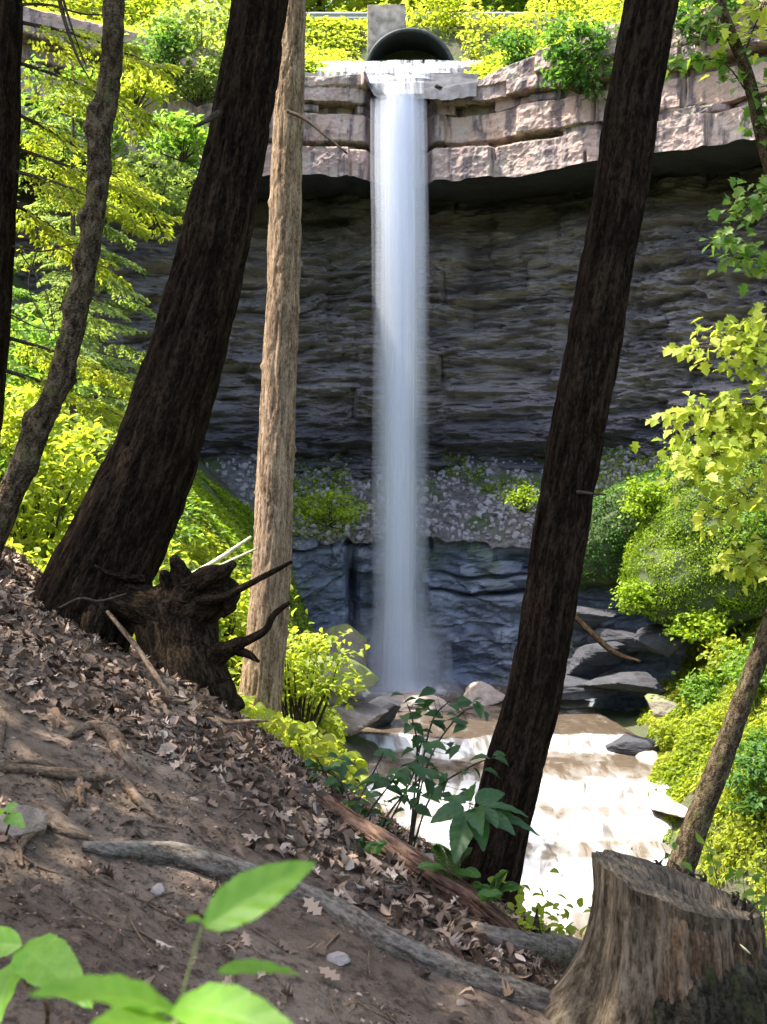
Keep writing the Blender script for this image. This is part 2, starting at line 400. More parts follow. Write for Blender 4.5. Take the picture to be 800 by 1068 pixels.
def m_wet():
    m, nt, b = mat('wet_ledge_rock'); v = coords(nt)
    n1 = noise_n(nt, coords(nt, None, (.6, .6, 1.8)), 1.1, 7, .62, .5); n2 = noise_n(nt, v, 7, 8, .7); n4 = noise_n(nt, v, .5, 4, .6)
    c = ramp(nt, n1, [(.3, (.045, .055, .08)), (.5, (.12, .14, .195)), (.7, (.22, .25, .32))])
    c = mixc(nt, maprange(nt, n2, .5, .7, 0, .6), c, (.05, .055, .07))
    c = mixc(nt, maprange(nt, n4, .56, .68, 0, .75), c, (.045, .075, .03))
    link(nt, c, b.inputs['Base Color']); b.inputs['Roughness'].default_value = .42; bump(nt, b, n2, .8, .06); return m
M['wet'] = m_wet()
def m_stone(name, a, c_, moss=0.0):
    m, nt, b = mat(name); v = coords(nt)
    n1 = noise_n(nt, v, 4, 7, .68); n2 = noise_n(nt, v, 22, 6, .7)
    c = ramp(nt, n1, [(.3, a), (.7, c_)]); c = mixc(nt, maprange(nt, n2, .55, .75, 0, .6), c, tuple(x * .5 for x in a))
    if moss:
        gn = nd(nt, 'ShaderNodeNewGeometry'); sx = nd(nt, 'ShaderNodeSeparateXYZ'); link(nt, gn.outputs['Normal'], sx.inputs[0])
        mo = nd(nt, 'ShaderNodeMath', operation='MULTIPLY'); link(nt, maprange(nt, sx.outputs[2], .2, .6, 0, moss), mo.inputs[0]); link(nt, maprange(nt, n1, .35, .5), mo.inputs[1])
        c = mixc(nt, mo.outputs[0], c, (.10, .15, .02))
    link(nt, c, b.inputs['Base Color']); b.inputs['Roughness'].default_value = .85; bump(nt, b, n2, .8, .03); return m
M['soffit_shade'] = m_stone('soffit_shade_rock', (.012, .012, .016), (.045, .042, .05))  # shade under the overhang is put into this near-black colour
M['stone_pink'] = m_stone('stone_pink', (.22, .175, .15), (.42, .35, .31))
M['stone_moss'] = m_stone('stone_moss', (.15, .125, .10), (.34, .29, .25), .85)
M['stone_grey'] = m_stone('stone_grey', (.13, .12, .125), (.30, .28, .28))
M['stone_lavender'] = m_stone('stone_lavender', (.19, .175, .195), (.40, .375, .405))
M['stone_brown'] = m_stone('stone_brown', (.13, .095, .07), (.30, .235, .185))
M['stone_dark'] = m_stone('stone_dark', (.018, .019, .024), (.065, .065, .078))
def m_stream():
    m, nt, b = mat('stream_water')
    fo = nd(nt, 'ShaderNodeAttribute', attribute_name='foam').outputs['Fac']
    n1 = noise_n(nt, coords(nt, None, (2.0, .7, .8)), 1.5, 5, .55, .6)
    a = nd(nt, 'ShaderNodeMath', operation='ADD'); link(nt, fo, a.inputs[0]); link(nt, maprange(nt, n1, .3, .7, -.55, .45), a.inputs[1])
    k = maprange(nt, a.outputs[0], .2, 1.05)
    c = ramp(nt, k, [(0, (.085, .064, .045)), (.3, (.13, .108, .088)), (.65, (.18, .165, .15)), (1, (.5, .5, .495))])
    link(nt, c, b.inputs['Base Color']); link(nt, maprange(nt, k, 0, 1, .12, .6), b.inputs['Roughness']); b.inputs['Specular IOR Level'].default_value = .5
    bump(nt, b, n1, .18, .05); return m
M['stream'] = m_stream()
def m_fall(name, dens, thresh, xs=9.0, zsc=.12, zfade=None):
    """silky water: streaks of white water with clear gaps between them"""
    m, nt, b = mat(name)
    v = coords(nt, 'flow', (1, 1, 1)); mp = nd(nt, 'ShaderNodeMapping'); mp.inputs['Scale'].default_value = (xs, xs, zsc); link(nt, v, mp.inputs[0])
    n1 = noise_n(nt, mp.outputs[0], 1.0, 3, .5)
    k = maprange(nt, n1, thresh - .22, thresh + .22, 0, dens)
    ed = nd(nt, 'ShaderNodeAttribute', attribute_name='edge').outputs['Fac']
    mu = nd(nt, 'ShaderNodeMath', operation='MULTIPLY'); link(nt, k, mu.inputs[0]); link(nt, ed, mu.inputs[1])
    b.inputs['Base Color'].default_value = (.84, .86, .92, 1); b.inputs['Roughness'].default_value = .5
    tl = nd(nt, 'ShaderNodeBsdfTranslucent'); tl.inputs[0].default_value = (.76, .80, .90, 1)
    mx = nd(nt, 'ShaderNodeMixShader'); mx.inputs[0].default_value = .45; link(nt, b.outputs[0], mx.inputs[1]); link(nt, tl.outputs[0], mx.inputs[2])
    tp = nd(nt, 'ShaderNodeBsdfTransparent'); m2 = nd(nt, 'ShaderNodeMixShader')
    link(nt, mu.outputs[0], m2.inputs[0]); link(nt, tp.outputs[0], m2.inputs[1]); link(nt, mx.outputs[0], m2.inputs[2])
    link(nt, m2.outputs[0], nt.nodes['Material Output'].inputs[0]); return m
M['fall'] = m_fall('falling_water', .80, .44, 4.5, .07)
M['veil'] = m_fall('water_veil', .20, .48, 4, .06)
M['mist'] = m_fall('mist', .10, .40, 2, .5)
M['lip'] = m_fall('lip_water', .80, .56, 5.5, .55)
M['concrete'] = plain('concrete', (.27, .235, .20), .9, .2, 0, .6, 3)
M['pipe'] = plain('pipe_steel', (.035, .04, .04), .6, .3, .3, .35, 6)
M['rail'] = plain('rail_steel', (.26, .27, .26), .5, .5, .4, .15, 8)
M['wood_grey'] = bark_mat('wood_grey', (.022, .016, .010), (.085, .063, .041), (.18, .142, .098), fz=.12)
M['wood_cut'] = bark_mat('wood_cut', (.03, .024, .018), (.10, .078, .056), (.19, .155, .115), fz=.3)
M['wood_orange'] = bark_mat('wood_orange', (.024, .016, .010), (.085, .053, .031), (.185, .135, .09), fz=.10)
M['stump_bark'] = bark_mat('stump_bark', (.008, .007, .005), (.035, .03, .02), (.075, .065, .042), fz=.35, moss=(.05, .055, .02))
def m_litter():
    m, nt, b = mat('dead_leaf')
    t = nd(nt, 'ShaderNodeAttribute', attribute_name='tint').outputs['Fac']
    c = ramp(nt, t, [(0, (.028, .017, .010)), (.3, (.085, .050, .030)), (.55, (.19, .118, .075)), (.8, (.34, .235, .165)), (1, (.52, .40, .315))])
    link(nt, c, b.inputs['Base Color']); b.inputs['Roughness'].default_value = .6; b.inputs['Specular IOR Level'].default_value = .35; return m
M['litter'] = m_litter()
def m_nearleaf(name, a, c_, vein):
    m, nt, b = mat(name)
    sx = nd(nt, 'ShaderNodeSeparateXYZ'); link(nt, nd(nt, 'ShaderNodeAttribute', attribute_name='luv').outputs['Vector'], sx.inputs[0])
    av = nd(nt, 'ShaderNodeMath', operation='ABSOLUTE'); link(nt, sx.outputs[1], av.inputs[0])
    s = nd(nt, 'ShaderNodeMath', operation='MULTIPLY_ADD'); link(nt, av.outputs[0], s.inputs[0]); s.inputs[1].default_value = -.45; link(nt, sx.outputs[0], s.inputs[2])
    m9 = nd(nt, 'ShaderNodeMath', operation='MULTIPLY'); m9.inputs[1].default_value = 9; link(nt, s.outputs[0], m9.inputs[0])
    pp = nd(nt, 'ShaderNodeMath', operation='PINGPONG'); pp.inputs[1].default_value = .5; link(nt, m9.outputs[0], pp.inputs[0])
    v1 = maprange(nt, pp.outputs[0], 0, .10, 1, 0); v2 = maprange(nt, av.outputs[0], 0, .05, 1, 0)
    mx = nd(nt, 'ShaderNodeMath', operation='MAXIMUM'); link(nt, v1, mx.inputs[0]); link(nt, v2, mx.inputs[1])
    n1 = noise_n(nt, coords(nt), 60, 4, .6)
    c = ramp(nt, n1, [(.3, a), (.7, c_)]); ms = nd(nt, 'ShaderNodeMath', operation='MULTIPLY'); ms.inputs[1].default_value = .25; link(nt, mx.outputs[0], ms.inputs[0])
    c = mixc(nt, ms.outputs[0], c, vein)
    link(nt, c, b.inputs['Base Color']); b.inputs['Roughness'].default_value = .45
    bump(nt, b, mx.outputs[0], -.3, .002)
    tr = nd(nt, 'ShaderNodeBsdfTranslucent'); link(nt, mixc(nt, 1.0, c, (2.0, 1.9, .9), 'MULTIPLY'), tr.inputs[0])
    ms2 = nd(nt, 'ShaderNodeMixShader'); ms2.inputs[0].default_value = .5; link(nt, b.outputs[0], ms2.inputs[1]); link(nt, tr.outputs[0], ms2.inputs[2])
    link(nt, ms2.outputs[0], nt.nodes['Material Output'].inputs[0]); return m
M['near_leaf'] = m_nearleaf('near_leaf', (.13, .29, .025), (.18, .36, .04), (.23, .40, .08))
M['plant_leaf'] = m_nearleaf('plant_leaf', (.025, .075, .02), (.045, .11, .03), (.07, .15, .05))

# ------------------------------------------------------------------ ground
def build_ground():
    # fine sheet of the hillside one stands on
    nx, ny = 420, 470
    gx = np.linspace(-6.5, 4.5, nx); gy = np.concatenate([np.linspace(-1.5, 1.6, 40), np.linspace(1.63, 13.5, ny - 40)])
    X, Y = np.meshgrid(gx, gy, indexing='ij'); Z = terrain(X, Y)
    o = mesh_obj('hillside_ground', np.stack([X, Y, Z], -1).reshape(-1, 3), grid_faces(nx, ny)[:, ::-1], M['ground'])
    tag(o, kind='structure')
    # coarse sheet of the whole gorge, lying below the fine one where they overlap
    nx, ny = 300, 260
    gx = np.concatenate([np.linspace(-120, -22, 24), np.linspace(-21.5, 21.5, nx - 48), np.linspace(22, 120, 24)])
    gy = np.concatenate([np.linspace(-90, -6, 20), np.linspace(-5.5, 36, ny - 20)])
    X, Y = np.meshgrid(gx, gy, indexing='ij'); Z = terrain(X, Y)
    ins = sstep(-7.0, -6.2, X) * (1 - sstep(4.1, 4.8, X)) * (1 - sstep(12.8, 13.8, Y))
    Z = Z - .35 * ins
    Z = np.clip(Z, -14, 14)
    o = mesh_obj('gorge_ground', np.stack([X, Y, Z], -1).reshape(-1, 3), grid_faces(nx, ny)[:, ::-1], M['gorge'])
    tag(o, kind='structure')
build_ground()

# ------------------------------------------------------------------ cliff
PLAN = np.array([[-26, 6], [-22.5, 14], [-17.5, 22], [-12.5, 27], [-8.2, 31], [-4.2, 33.4], [-.5, 34.1], [1.3, 34.1], [3.4, 33.6], [6.6, 31.6], [9.7, 29.2], [14, 24.5], [18, 17], [21, 8]], float)
_pl = spline(PLAN, 3000); _L = np.concatenate([[0], np.cumsum(np.linalg.norm(np.diff(_pl, axis=0), axis=1))])
U0 = float(np.interp(.48, _pl[:, 0], _L))           # arc position of the waterfall
def plan(u):
    x = np.interp(u, _L, _pl[:, 0]); y = np.interp(u, _L, _pl[:, 1])
    e = .4
    tx = np.interp(u + e, _L, _pl[:, 0]) - np.interp(u - e, _L, _pl[:, 0]); ty = np.interp(u + e, _L, _pl[:, 1]) - np.interp(u - e, _L, _pl[:, 1])
    l = np.hypot(tx, ty); return x, y, -ty / l, tx / l        # point and the normal pointing INTO the rock
def cliff_xyz(u, off, z):
    x, y, nx, ny = plan(u); return np.stack([x + nx * off, y + ny * off, z], -1)
UA, UB = 4.0, _L[-1] - 4.0
def blocks(u, layer, w, seed):
    k = u / w + hash1(layer * 13.0 + np.zeros_like(u), seed) * 5 + .55 * noise3(u * .35, layer * 3.1, 0, seed)
    c = np.floor(k); f = np.minimum(k - c, 1 - (k - c)) * w
    return _h(c, layer, np.zeros_like(c), seed + 3), f
def build_cliff():
    cl = thing('cliff', None, None, (0, 36, 0), kind='structure')
    # cap rock: courses of blocks
    nu, nz = 1000, 104
    u = np.linspace(UA, UB, nu)[:, None] * np.ones((1, nz)); t = np.linspace(0, 1, nz)[None, :] * np.ones((nu, 1))
    zb = 7.85 + .07 * noise3(u * .5, 0, 0, 3) + .07 * noise3(u * 2.2, 0, 0, 4)
    notch = np.exp(-((u - U0) / .86) ** 6)
    ztop = 11.25 + .18 * noise3(u * .6, 0, 3, 5) + .25 * sstep(U0 + 3, U0 + 8, u) + .2 * sstep(3, 9, U0 - u) - notch * .95 - .35 * sstep(4.2, 3.0, np.abs(u - U0 + .6)) * (u < U0) - .55 * np.exp(-((u - U0 - 1.6) / .9) ** 2)
    z = zb + t * (ztop - zb)
    wz = z + .045 * noise3(u * .45, z * .3, 0, 7) + .03 * noise3(u * 3, 0, 0, 8)
    edges = np.array([7.0, 8.75, 9.0, 9.85, 10.15, 10.55, 12.5]); outw = np.array([-.22, .34, .05, .42, -.02, -.30])
    lay = np.clip(np.searchsorted(edges, wz.ravel(), side='right').reshape(wz.shape) - 1, 0, 5).astype(float)
    w = np.array([1.9, 1.3, 2.3, 1.1, 2.9, 2.6])[lay.astype(int)]
    r, f = blocks(u, lay, 1.0 * w, 11)
    d = outw[lay.astype(int)] + (r - .5) * .55
    ez = np.min(np.abs(wz[..., None] - edges[None, None]), -1)
    d = d + .15 * np.exp(-(f / .04) ** 2) * sstep(-.2, .3, noise3(u * 1.7, z * 2, 0, 13)) + .13 * np.exp(-(ez / .035) ** 2) * sstep(-.4, .1, noise3(u * .9, lay, 0, 14))
    d = d + .11 * fbm(u * 1.0, z * 1.1, 0, 5, 21) + .10 * np.abs(fbm(u * 3.5, z * 3.5, 0, 4, 22)) * .6 + .02 * fbm(u * 9, z * 9, 0, 2, 23)
    d = d + .9 * notch
    d = d + .5 * (t > .985) + .25 * sstep(.965, .985, t)
    V = cliff_xyz(u, d, z)
    # close the underside and the top: extra rows running back into the rock
    back = cliff_xyz(u[:, :1], 5.2 + .3 * noise3(u[:, :1], 0, 0, 2), zb[:, :1] + .15)
    nb = 26; f = np.linspace(0, 1, nb)[None, :] * np.ones((nu, 1)); ub = u[:, :1] * np.ones((1, nb)); z0 = zb[:, :1]; d0 = d[:, :1]
    off = d0 + .04 + (5.3 - d0) * f
    zs_ = z0 + .012 + .25 * f + .22 * (np.floor(f * 5 + .9 * noise3(ub * .4, f * 2, 0, 24)) / 5) + .10 * fbm(ub * 1.2, f * 5, 0, 4, 25) * sstep(0, .12, f)
    mesh_obj('overhang_soffit', cliff_xyz(ub, off, zs_).reshape(-1, 3), grid_faces(nu, nb), M['soffit_shade'], cl, smooth=False)
    back = cliff_xyz(u[:, :1], d[:, :1] + .10, zb[:, :1] + .03)
    V = np.concatenate([back, V], 1)
    topb = cliff_xyz(u[:, :1], 2.4, ztop[:, -1:] + .45)
    V = np.concatenate([V, topb], 1)
    rr = np.concatenate([r[:, :1], r, r[:, -1:]], 1)
    o = mesh_obj('capstone', V.reshape(-1, 3), grid_faces(nu, nz + 2), M['cap'], cl, attrs={'block': rr.ravel()}, smooth=False)
    # shale wall under the overhang
    nu, nz = 1000, 250
    u = np.linspace(UA, UB, nu)[:, None] * np.ones((1, nz)); t = np.linspace(0, 1, nz)[None, :] * np.ones((nu, 1))
    z = -.9 + t * 9.1
    base = 3.1 + .9 * sstep(.76, .96, t) + .35 * (1 - t) + .55 * fbm(u * .3, z * .25, 0, 3, 33)
    q = z * 3.4 + 2.2 * fbm(u * .30, z * .9, 0, 4, 35) + .5 * noise3(u * 1.6, z * 2, 0, 34)
    kq = np.floor(q); fq = q - kq
    lay = _h(kq, np.zeros_like(kq), np.zeros_like(kq), 36)
    kb = np.floor(z * .95 + 1.3 * fbm(u * .25, z * .5, 0, 3, 46)); rb, fb = blocks(u, kb, 1.5 + 2.0 * _h(kb, np.zeros_like(kb), np.zeros_like(kb), 47), 38)
    mk_ = sstep(-.25, .35, noise3(u * .7, z * 1.3, 0, 41))
    d = base - .30 * (lay - .5) - .85 * (rb - .5) * mk_ + .10 * np.exp(-(np.minimum(fq, 1 - fq) / .10) ** 2) * mk_ + .12 * np.exp(-(fb / .05) ** 2) * mk_
    st_ = fbm(u * .9, z * 3.1, 0, 5, 37); st_ = (np.floor(st_ * 9) + sstep(.3, .7, st_ * 9 - np.floor(st_ * 9))) / 9
    d = d - .75 * st_ - .10 * np.round(3 * fbm(u * 2.4, z * 9, 0, 3, 39)) / 1.5
    # a few vertical joints
    for ju, jz0, jz1 in ((U0 - 3.0, 2.2, 5.2), (U0 + 3.6, .5, 5), (U0 - 4.3, 3, 5.6), (U0 + 8.5, 2, 6.5), (U0 - 1.9, 3, 6.2), (U0 + 1.7, 4, 6.6), (U0 + 5.6, 3.4, 6.3), (U0 - 5.9, 1.5, 4.6)):
        d = d + .5 * sstep(ju - .05, ju + .05, u) * (1 - sstep(ju + .2, ju + 1.4, u)) * sstep(jz0 - .2, jz0, z) * (1 - sstep(jz1, jz1 + .2, z))
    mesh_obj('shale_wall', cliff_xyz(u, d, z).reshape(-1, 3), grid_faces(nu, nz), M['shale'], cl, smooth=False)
    # sloping debris shelf
    nu, nz = 560, 84
    u = np.linspace(UA, UB, nu)[:, None] * np.ones((1, nz)); t = np.linspace(0, 1, nz)[None, :] * np.ones((nu, 1))
    off = .45 + t * 4.2; z = -2.75 + 3.25 * t ** .9 + .3 * fbm(u * .5, t * 3, 0, 3, 43) + .17 * fbm(u * 3.1, t * 13, 0, 3, 44)
    z = z + .7 * np.exp(-((u - U0 + 4.0) / 1.6) ** 2) * (1 - t) * 0
    o = mesh_obj('debris_shelf', cliff_xyz(u, off, z).reshape(-1, 3), grid_faces(nu, nz), M['talus'], cl, smooth=False)
    # lower wet ledge
    nu, nz = 800, 116
    u = np.linspace(UA, UB, nu)[:, None] * np.ones((1, nz)); t = np.linspace(0, 1, nz)[None, :] * np.ones((nu, 1))
    z = -7.6 + t * 5.0
    q = z * 1.15 + 1.5 * fbm(u * .3, z * .5, 0, 4, 53); kq = np.floor(q); fq = q - kq
    lay = _h(kq, np.zeros_like(kq), np.zeros_like(kq), 56)
    rb, fb = blocks(u, kq, 1.4 + 1.8 * lay, 58)
    d = .55 - .9 * (1 - t) ** 1.6 * 0 + .25 * t - .35 * (lay - .5) - .4 * (rb - .5) + .10 * np.exp(-(np.minimum(fq, 1 - fq) / .06) ** 2) * sstep(-.1, .3, noise3(u * .8, z, 0, 62)) + .10 * np.exp(-(fb / .04) ** 2) * sstep(.0, .4, noise3(u * .8, z, 0, 64))
    d = d - .5 * fbm(u * .7, z * 1.2, 0, 6, 57) - .10 * fbm(u * 3, z * 5, 0, 4, 59)
    for zz, a in ((-4.25, .45), (-3.75, .3)):          # open bedding cracks right of the fall
        d = d + a * np.exp(-((z - zz - .12 * noise3(u * 1.2, 0, 0, 60)) / .055) ** 2) * sstep(U0 + .3, U0 + 1.6, u) * (1 - sstep(U0 + 4, U0 + 5, u))
    ju = U0 - 1.35                                       # deep joint left of the fall
    d = d + .8 * np.exp(-((u - ju - .1 * noise3(0, z, 0, 61)) / .14) ** 2)
    d = d - .45 * sstep(ju - 2.6, ju - 2.4, u) * (1 - sstep(ju - .1, ju + .05, u))
    mesh_obj('lower_ledge', cliff_xyz(u, d, z).reshape(-1, 3), grid_faces(nu, nz), M['wet'], cl, smooth=False)
build_cliff()
def plateau_z(u, t):
    z = 11.35 + .33 * np.minimum(t, 4) + 2.3 * sstep(4, 7.2, t) + .05 * np.maximum(t - 12, 0)
    z = z - .7 * (1 - sstep(1.3, 2.8, t))
    z = z + .25 * fbm(u * .35, t * .35, 0, 3, 63) * sstep(.5, 2, t)
    ch = np.exp(-((u - U0) / (1.7 + .2 * t)) ** 4)
    z = z - ch * .75 * (1 - sstep(5.5, 7, t))
    return z
def build_plateau():
    nu, nt_ = 320, 90
    u = np.linspace(UA, UB, nu)[:, None] * np.ones((1, nt_)); t = (np.linspace(0, 1, nt_) ** 1.8)[None, :] * 60 * np.ones((nu, 1)) + 1.7
    V = cliff_xyz(u, t, plateau_z(u, t))
    tag(mesh_obj('plateau_ground', V.reshape(-1, 3), grid_faces(nu, nt_), M['gorge']), kind='structure')
build_plateau()
def on_plateau(px, t):
    """plateau point seen in picture column px, t metres behind the cliff edge"""
    uu = np.linspace(UA, UB, 4000); x, y, nx, ny = plan(uu); X = x + nx * t; Y = y + ny * t
    k = np.argmin(np.abs(X - (px - CX) / F * Y) + (Y < 5) * 99)
    return np.array([X[k], Y[k], float(plateau_z(uu[k], t))])

# ------------------------------------------------------------------ water
def build_stream():
    nu, nv = 150, 420
    y = np.linspace(-6, 34.2, nv)[None, :] * np.ones((nu, 1)); s = np.linspace(-1, 1, nu)[:, None] * np.ones((1, nv))
    x = xc(y) + s * 3.9
    yj = y + .45 * noise3(x * .55, y * .4, 0, 91) + .16 * noise3(x * 2.3, y, 0, 92)
    z = zs(yj) + .02 * fbm(x * 2, y * 2, 0, 3, 93) - .05 * np.abs(s) ** 6
    g = np.abs(zs(yj + .25) - zs(yj - .25)) / .5
    foam = sstep(.05, .45, g) * .9 + .45 * (1 - sstep(24, 27, y))
    land = np.exp(-(((x - .48) / 1.6) ** 2 + ((y - 33.2) / 1.1) ** 2)) * 1.1
    foam = np.clip(foam + land + .12, 0, 1.15)
    for k in range(-2, 3): pass
    tag(mesh_obj('stream_water', np.stack([x, y, z], -1).reshape(-1, 3), grid_faces(nu, nv)[:, ::-1], M['stream'], attrs={'foam': foam.ravel()}), kind='structure')
build_stream()
def build_waterfall():
    wf = thing('waterfall', 'tall silky white waterfall plunging in one narrow column from the rock lip', 'waterfall', (.48, 33.4, -7))
    xcen, ycen = .48, 33.45
    def column(name, rs, mkey, z0=-7.05, z1=10.45, depth=.55):
        A = Acc()
        for q, rad in enumerate(rs):
            nz, nth = 90, 40
            t = np.linspace(0, 1, nz)[:, None] * np.ones((1, nth)); th = np.linspace(0, 2 * np.pi, nth, endpoint=False)[None, :] * np.ones((nz, 1))
            z = z1 + (z0 - z1) * t
            spread = 1 + .10 * t + .22 * np.clip(t - .85, 0, 1) / .15
            rr = rad * spread * (1 + .10 * noise3(np.cos(th) * 2, np.sin(th) * 2, z * .12, 100 + q))
            x = xcen + rr * np.cos(th) + .03 * noise3(0, 0, z * .2, 5); y = ycen + .35 * (1 - t) ** 6 * 1.0 - .10 * t + rr * depth * np.sin(th)
            edge = sstep(0, .015, t) * (1 - .45 * sstep(.05, .6, t))
            if mkey == 'mist': edge = sstep(0, .8, t) * (.7 + .3 * np.cos(th))
            A.add(np.stack([x, y, z], -1).reshape(-1, 3), grid_faces(nz, nth, True), flow=np.stack([np.cos(th) * rad + q * 7.3, np.sin(th) * rad, z], -1).reshape(-1, 3), edge=edge.ravel())
        A.build(name, M[mkey], wf)
    column('falling_core', (.12, .20, .28, .36, .43), 'fall')
    column('spray_veil', (.48, .53, .58, .63, .68, .73, .78), 'veil', z1=10.2)
    lip_rock = None
    column('mist', (.85, .95, 1.05, 1.15, 1.25, 1.35, 1.45), 'mist', z1=-4.2)
    # water running over the stepped lip
    nu, nv = 90, 110
    t = np.linspace(0, 1, nv)[None, :] * np.ones((nu, 1)); s = np.linspace(-1, 1, nu)[:, None] * np.ones((1, nv))
    prof_t = [0, .12, .17, .35, .40, .58, .63, .80, .86, .95, 1.0]; prof_z = [12.62, 12.55, 12.2, 12.12, 11.72, 11.62, 11.2, 11.05, 10.72, 10.62, 10.2]
    tt = np.clip(t + .03 * noise3(s * 3, t * 3, 0, 7) * sstep(0, .1, t) * (1 - sstep(.9, 1, t)), 0, 1)
    z = np.interp(tt, prof_t, prof_z) + .02 * noise3(s * 9, t * 4, 0, 9)
    y = 38.3 - (38.3 - 33.50) * t
    left = np.interp(t, [0, .3, .62, .88, 1], [-1.9, -2.3, -2.0, -.7, -.17]); right = np.interp(t, [0, .25, .5, .8, 1], [3.4, 3.3, 1.7, 1.22, 1.16])
    x = left + (right - left) * (s * .5 + .5)
    edge = (1 - np.abs(s) ** 8)
    xr = (left - 1.1 + 1.0 * t) + (right - left + 3.0 - 1.4 * t) * (s * .5 + .5); side = np.clip(np.abs(s) - .5, 0, 1)
    zr = z - .07 + .22 * side * sstep(.45, .9, t) - .12 * side * (1 - sstep(.3, .6, t)) + .10 * fbm(xr * 1.5, t * 9, 0, 4, 12) - .05
    tag(mesh_obj('lip_ledge', np.stack([xr, y + .12, zr], -1).reshape(-1, 3), grid_faces(nu, nv), M['stone_dark'], attrs={'block': hash1(np.floor(t * 5) + np.floor(xr), 3).ravel()}, smooth=False), kind='structure')
    mesh_obj('lip_cascade', np.stack([x, y, z], -1).reshape(-1, 3), grid_faces(nu, nv), M['lip'], wf,
             attrs={'flow': np.stack([x * 1.5, np.zeros_like(x), t * 5], -1).reshape(-1, 3), 'edge': edge.ravel()})
build_waterfall()

# ------------------------------------------------------------------ rocks
def rock_mesh(c, size, seed, n=40, sharp=.85, flat=1.0):
    th = np.linspace(0, np.pi, n)[:, None]; ph = np.linspace(0, 2 * np.pi, 2 * n, endpoint=False)[None, :]
    d = np.stack([np.sin(th) * np.cos(ph), np.sin(th) * np.sin(ph), np.cos(th) * np.ones_like(ph)], -1)
    rng = np.random.default_rng(seed); pl = rand_dirs(rng, 12)
    dots = d @ pl.T; h = rng.uniform(.6, 1.0, 12)
    r = np.min(np.where(dots > .12, h / np.maximum(dots, .12), 9), -1); r = np.minimum(r, 1.45)
    r = r * sharp + (1 - sharp)
    r = r + .10 * fbm(d[..., 0] * 2 + seed, d[..., 1] * 2, d[..., 2] * 2, 5, seed)
    V = np.array(c) + d * r[..., None] * np.array(size)
    return V.reshape(-1, 3), grid_faces(n, 2 * n, True)
def rock(name, label, c, size, seed, mk, cat='rock', n=40, **kw):
    V, f = rock_mesh(c, size, seed, n, **kw)
    o = mesh_obj(name, V, f, M[mk], loc=(c[0], c[1], c[2] - size[2] * .8), smooth=False)
    return tag(o, label, cat)
def gp(px, py, dmin, sink=0.0):
    r = ray(px, py); r = r / r[1]; d = np.arange(dmin, 36, .02); k = int(np.argmax(r[2] * d < np.maximum(terrain(r[0] * d, d), zs(d)))); return r * d[k] - np.array([0, 0, sink])
rock('boulder', 'big square mossy boulder left of the foot of the waterfall', P(351, 684, 31.0), (.9, .8, .88), 3, 'stone_moss', 'boulder')
rock('boulder', 'broad brown boulder just below the square mossy boulder', P(328, 717, 28.0), (1.2, .9, .55), 5, 'stone_moss', 'boulder')
rock('boulder', 'flat pale slab wedged under the foot of the waterfall', gp(432, 738, 20) + np.array([0, 0, .05]), (1.25, .6, .32), 8, 'stone_pink', 'boulder')
rock('boulder', 'sunlit pale slab left of the pool, nearest the left bank', P(358, 750, 28.0), (1.1, .7, .42), 11, 'stone_pink', 'boulder')
rock('boulder', 'rounded pinkish boulder right of the waterfall foot with a pointed top', gp(500, 732, 20) + np.array([0, 0, .15]), (.55, .5, .42), 14, 'stone_pink', 'boulder')
rock('boulder', 'dark rock in the gap between the two pale slabs', P(394, 744, 29.3), (.6, .6, .42), 17, 'stone_dark', 'boulder')
rock('boulder', 'low red-brown slab at the far edge of the pool right of the leaning dark trunk', gp(590, 735, 20, .05), (.55, .5, .2), 19, 'stone_pink', 'boulder')
rock('boulder', 'dark wet block beside the small step in the stream', gp(655, 776, 20, .05), (.62, .4, .24), 23, 'stone_dark', 'boulder')
rock('boulder', 'grey boulder overhung by yellow grass at the right edge of the pool', gp(700, 738, 20, .1), (.62, .6, .42), 29, 'stone_moss', 'boulder')
rock('boulder', 'tan slab on the right shore below the yellow grass', gp(694, 830, 18, .12), (.45, 1.1, .2), 31, 'stone_pink', 'boulder')
rock('boulder', 'small tan stone at the water edge right of the step', gp(674, 790, 20, .08), (.35, .45, .22), 35, 'stone_pink', 'boulder')
# tumbled blocks under the mossy bulge
BL = [(602, 640, 32.0, .95, .5, 'long grey block leaning highest against the wet ledge right of the dark trunk'), (618, 684, 31.6, .8, .75, 'angular grey block standing in the tumble left of the dark hollow'),
      (642, 662, 31.8, .75, .6, 'small dark block between leaning sticks left of the hollow'), (600, 712, 31.0, 1.1, .42, 'wide dark block at the waterline right of the dark trunk'), (650, 708, 30.6, .8, .42, 'low dark block at the waterline in front of the hollow')]
for k, (px, py, d, a, b_, lab) in enumerate(BL):
    rock('rock_block', lab, P(px, py + 4, d), (a * 1.25, .7, b_ * .62), 50 + k, 'stone_dark', 'rock', 30, sharp=1.0)

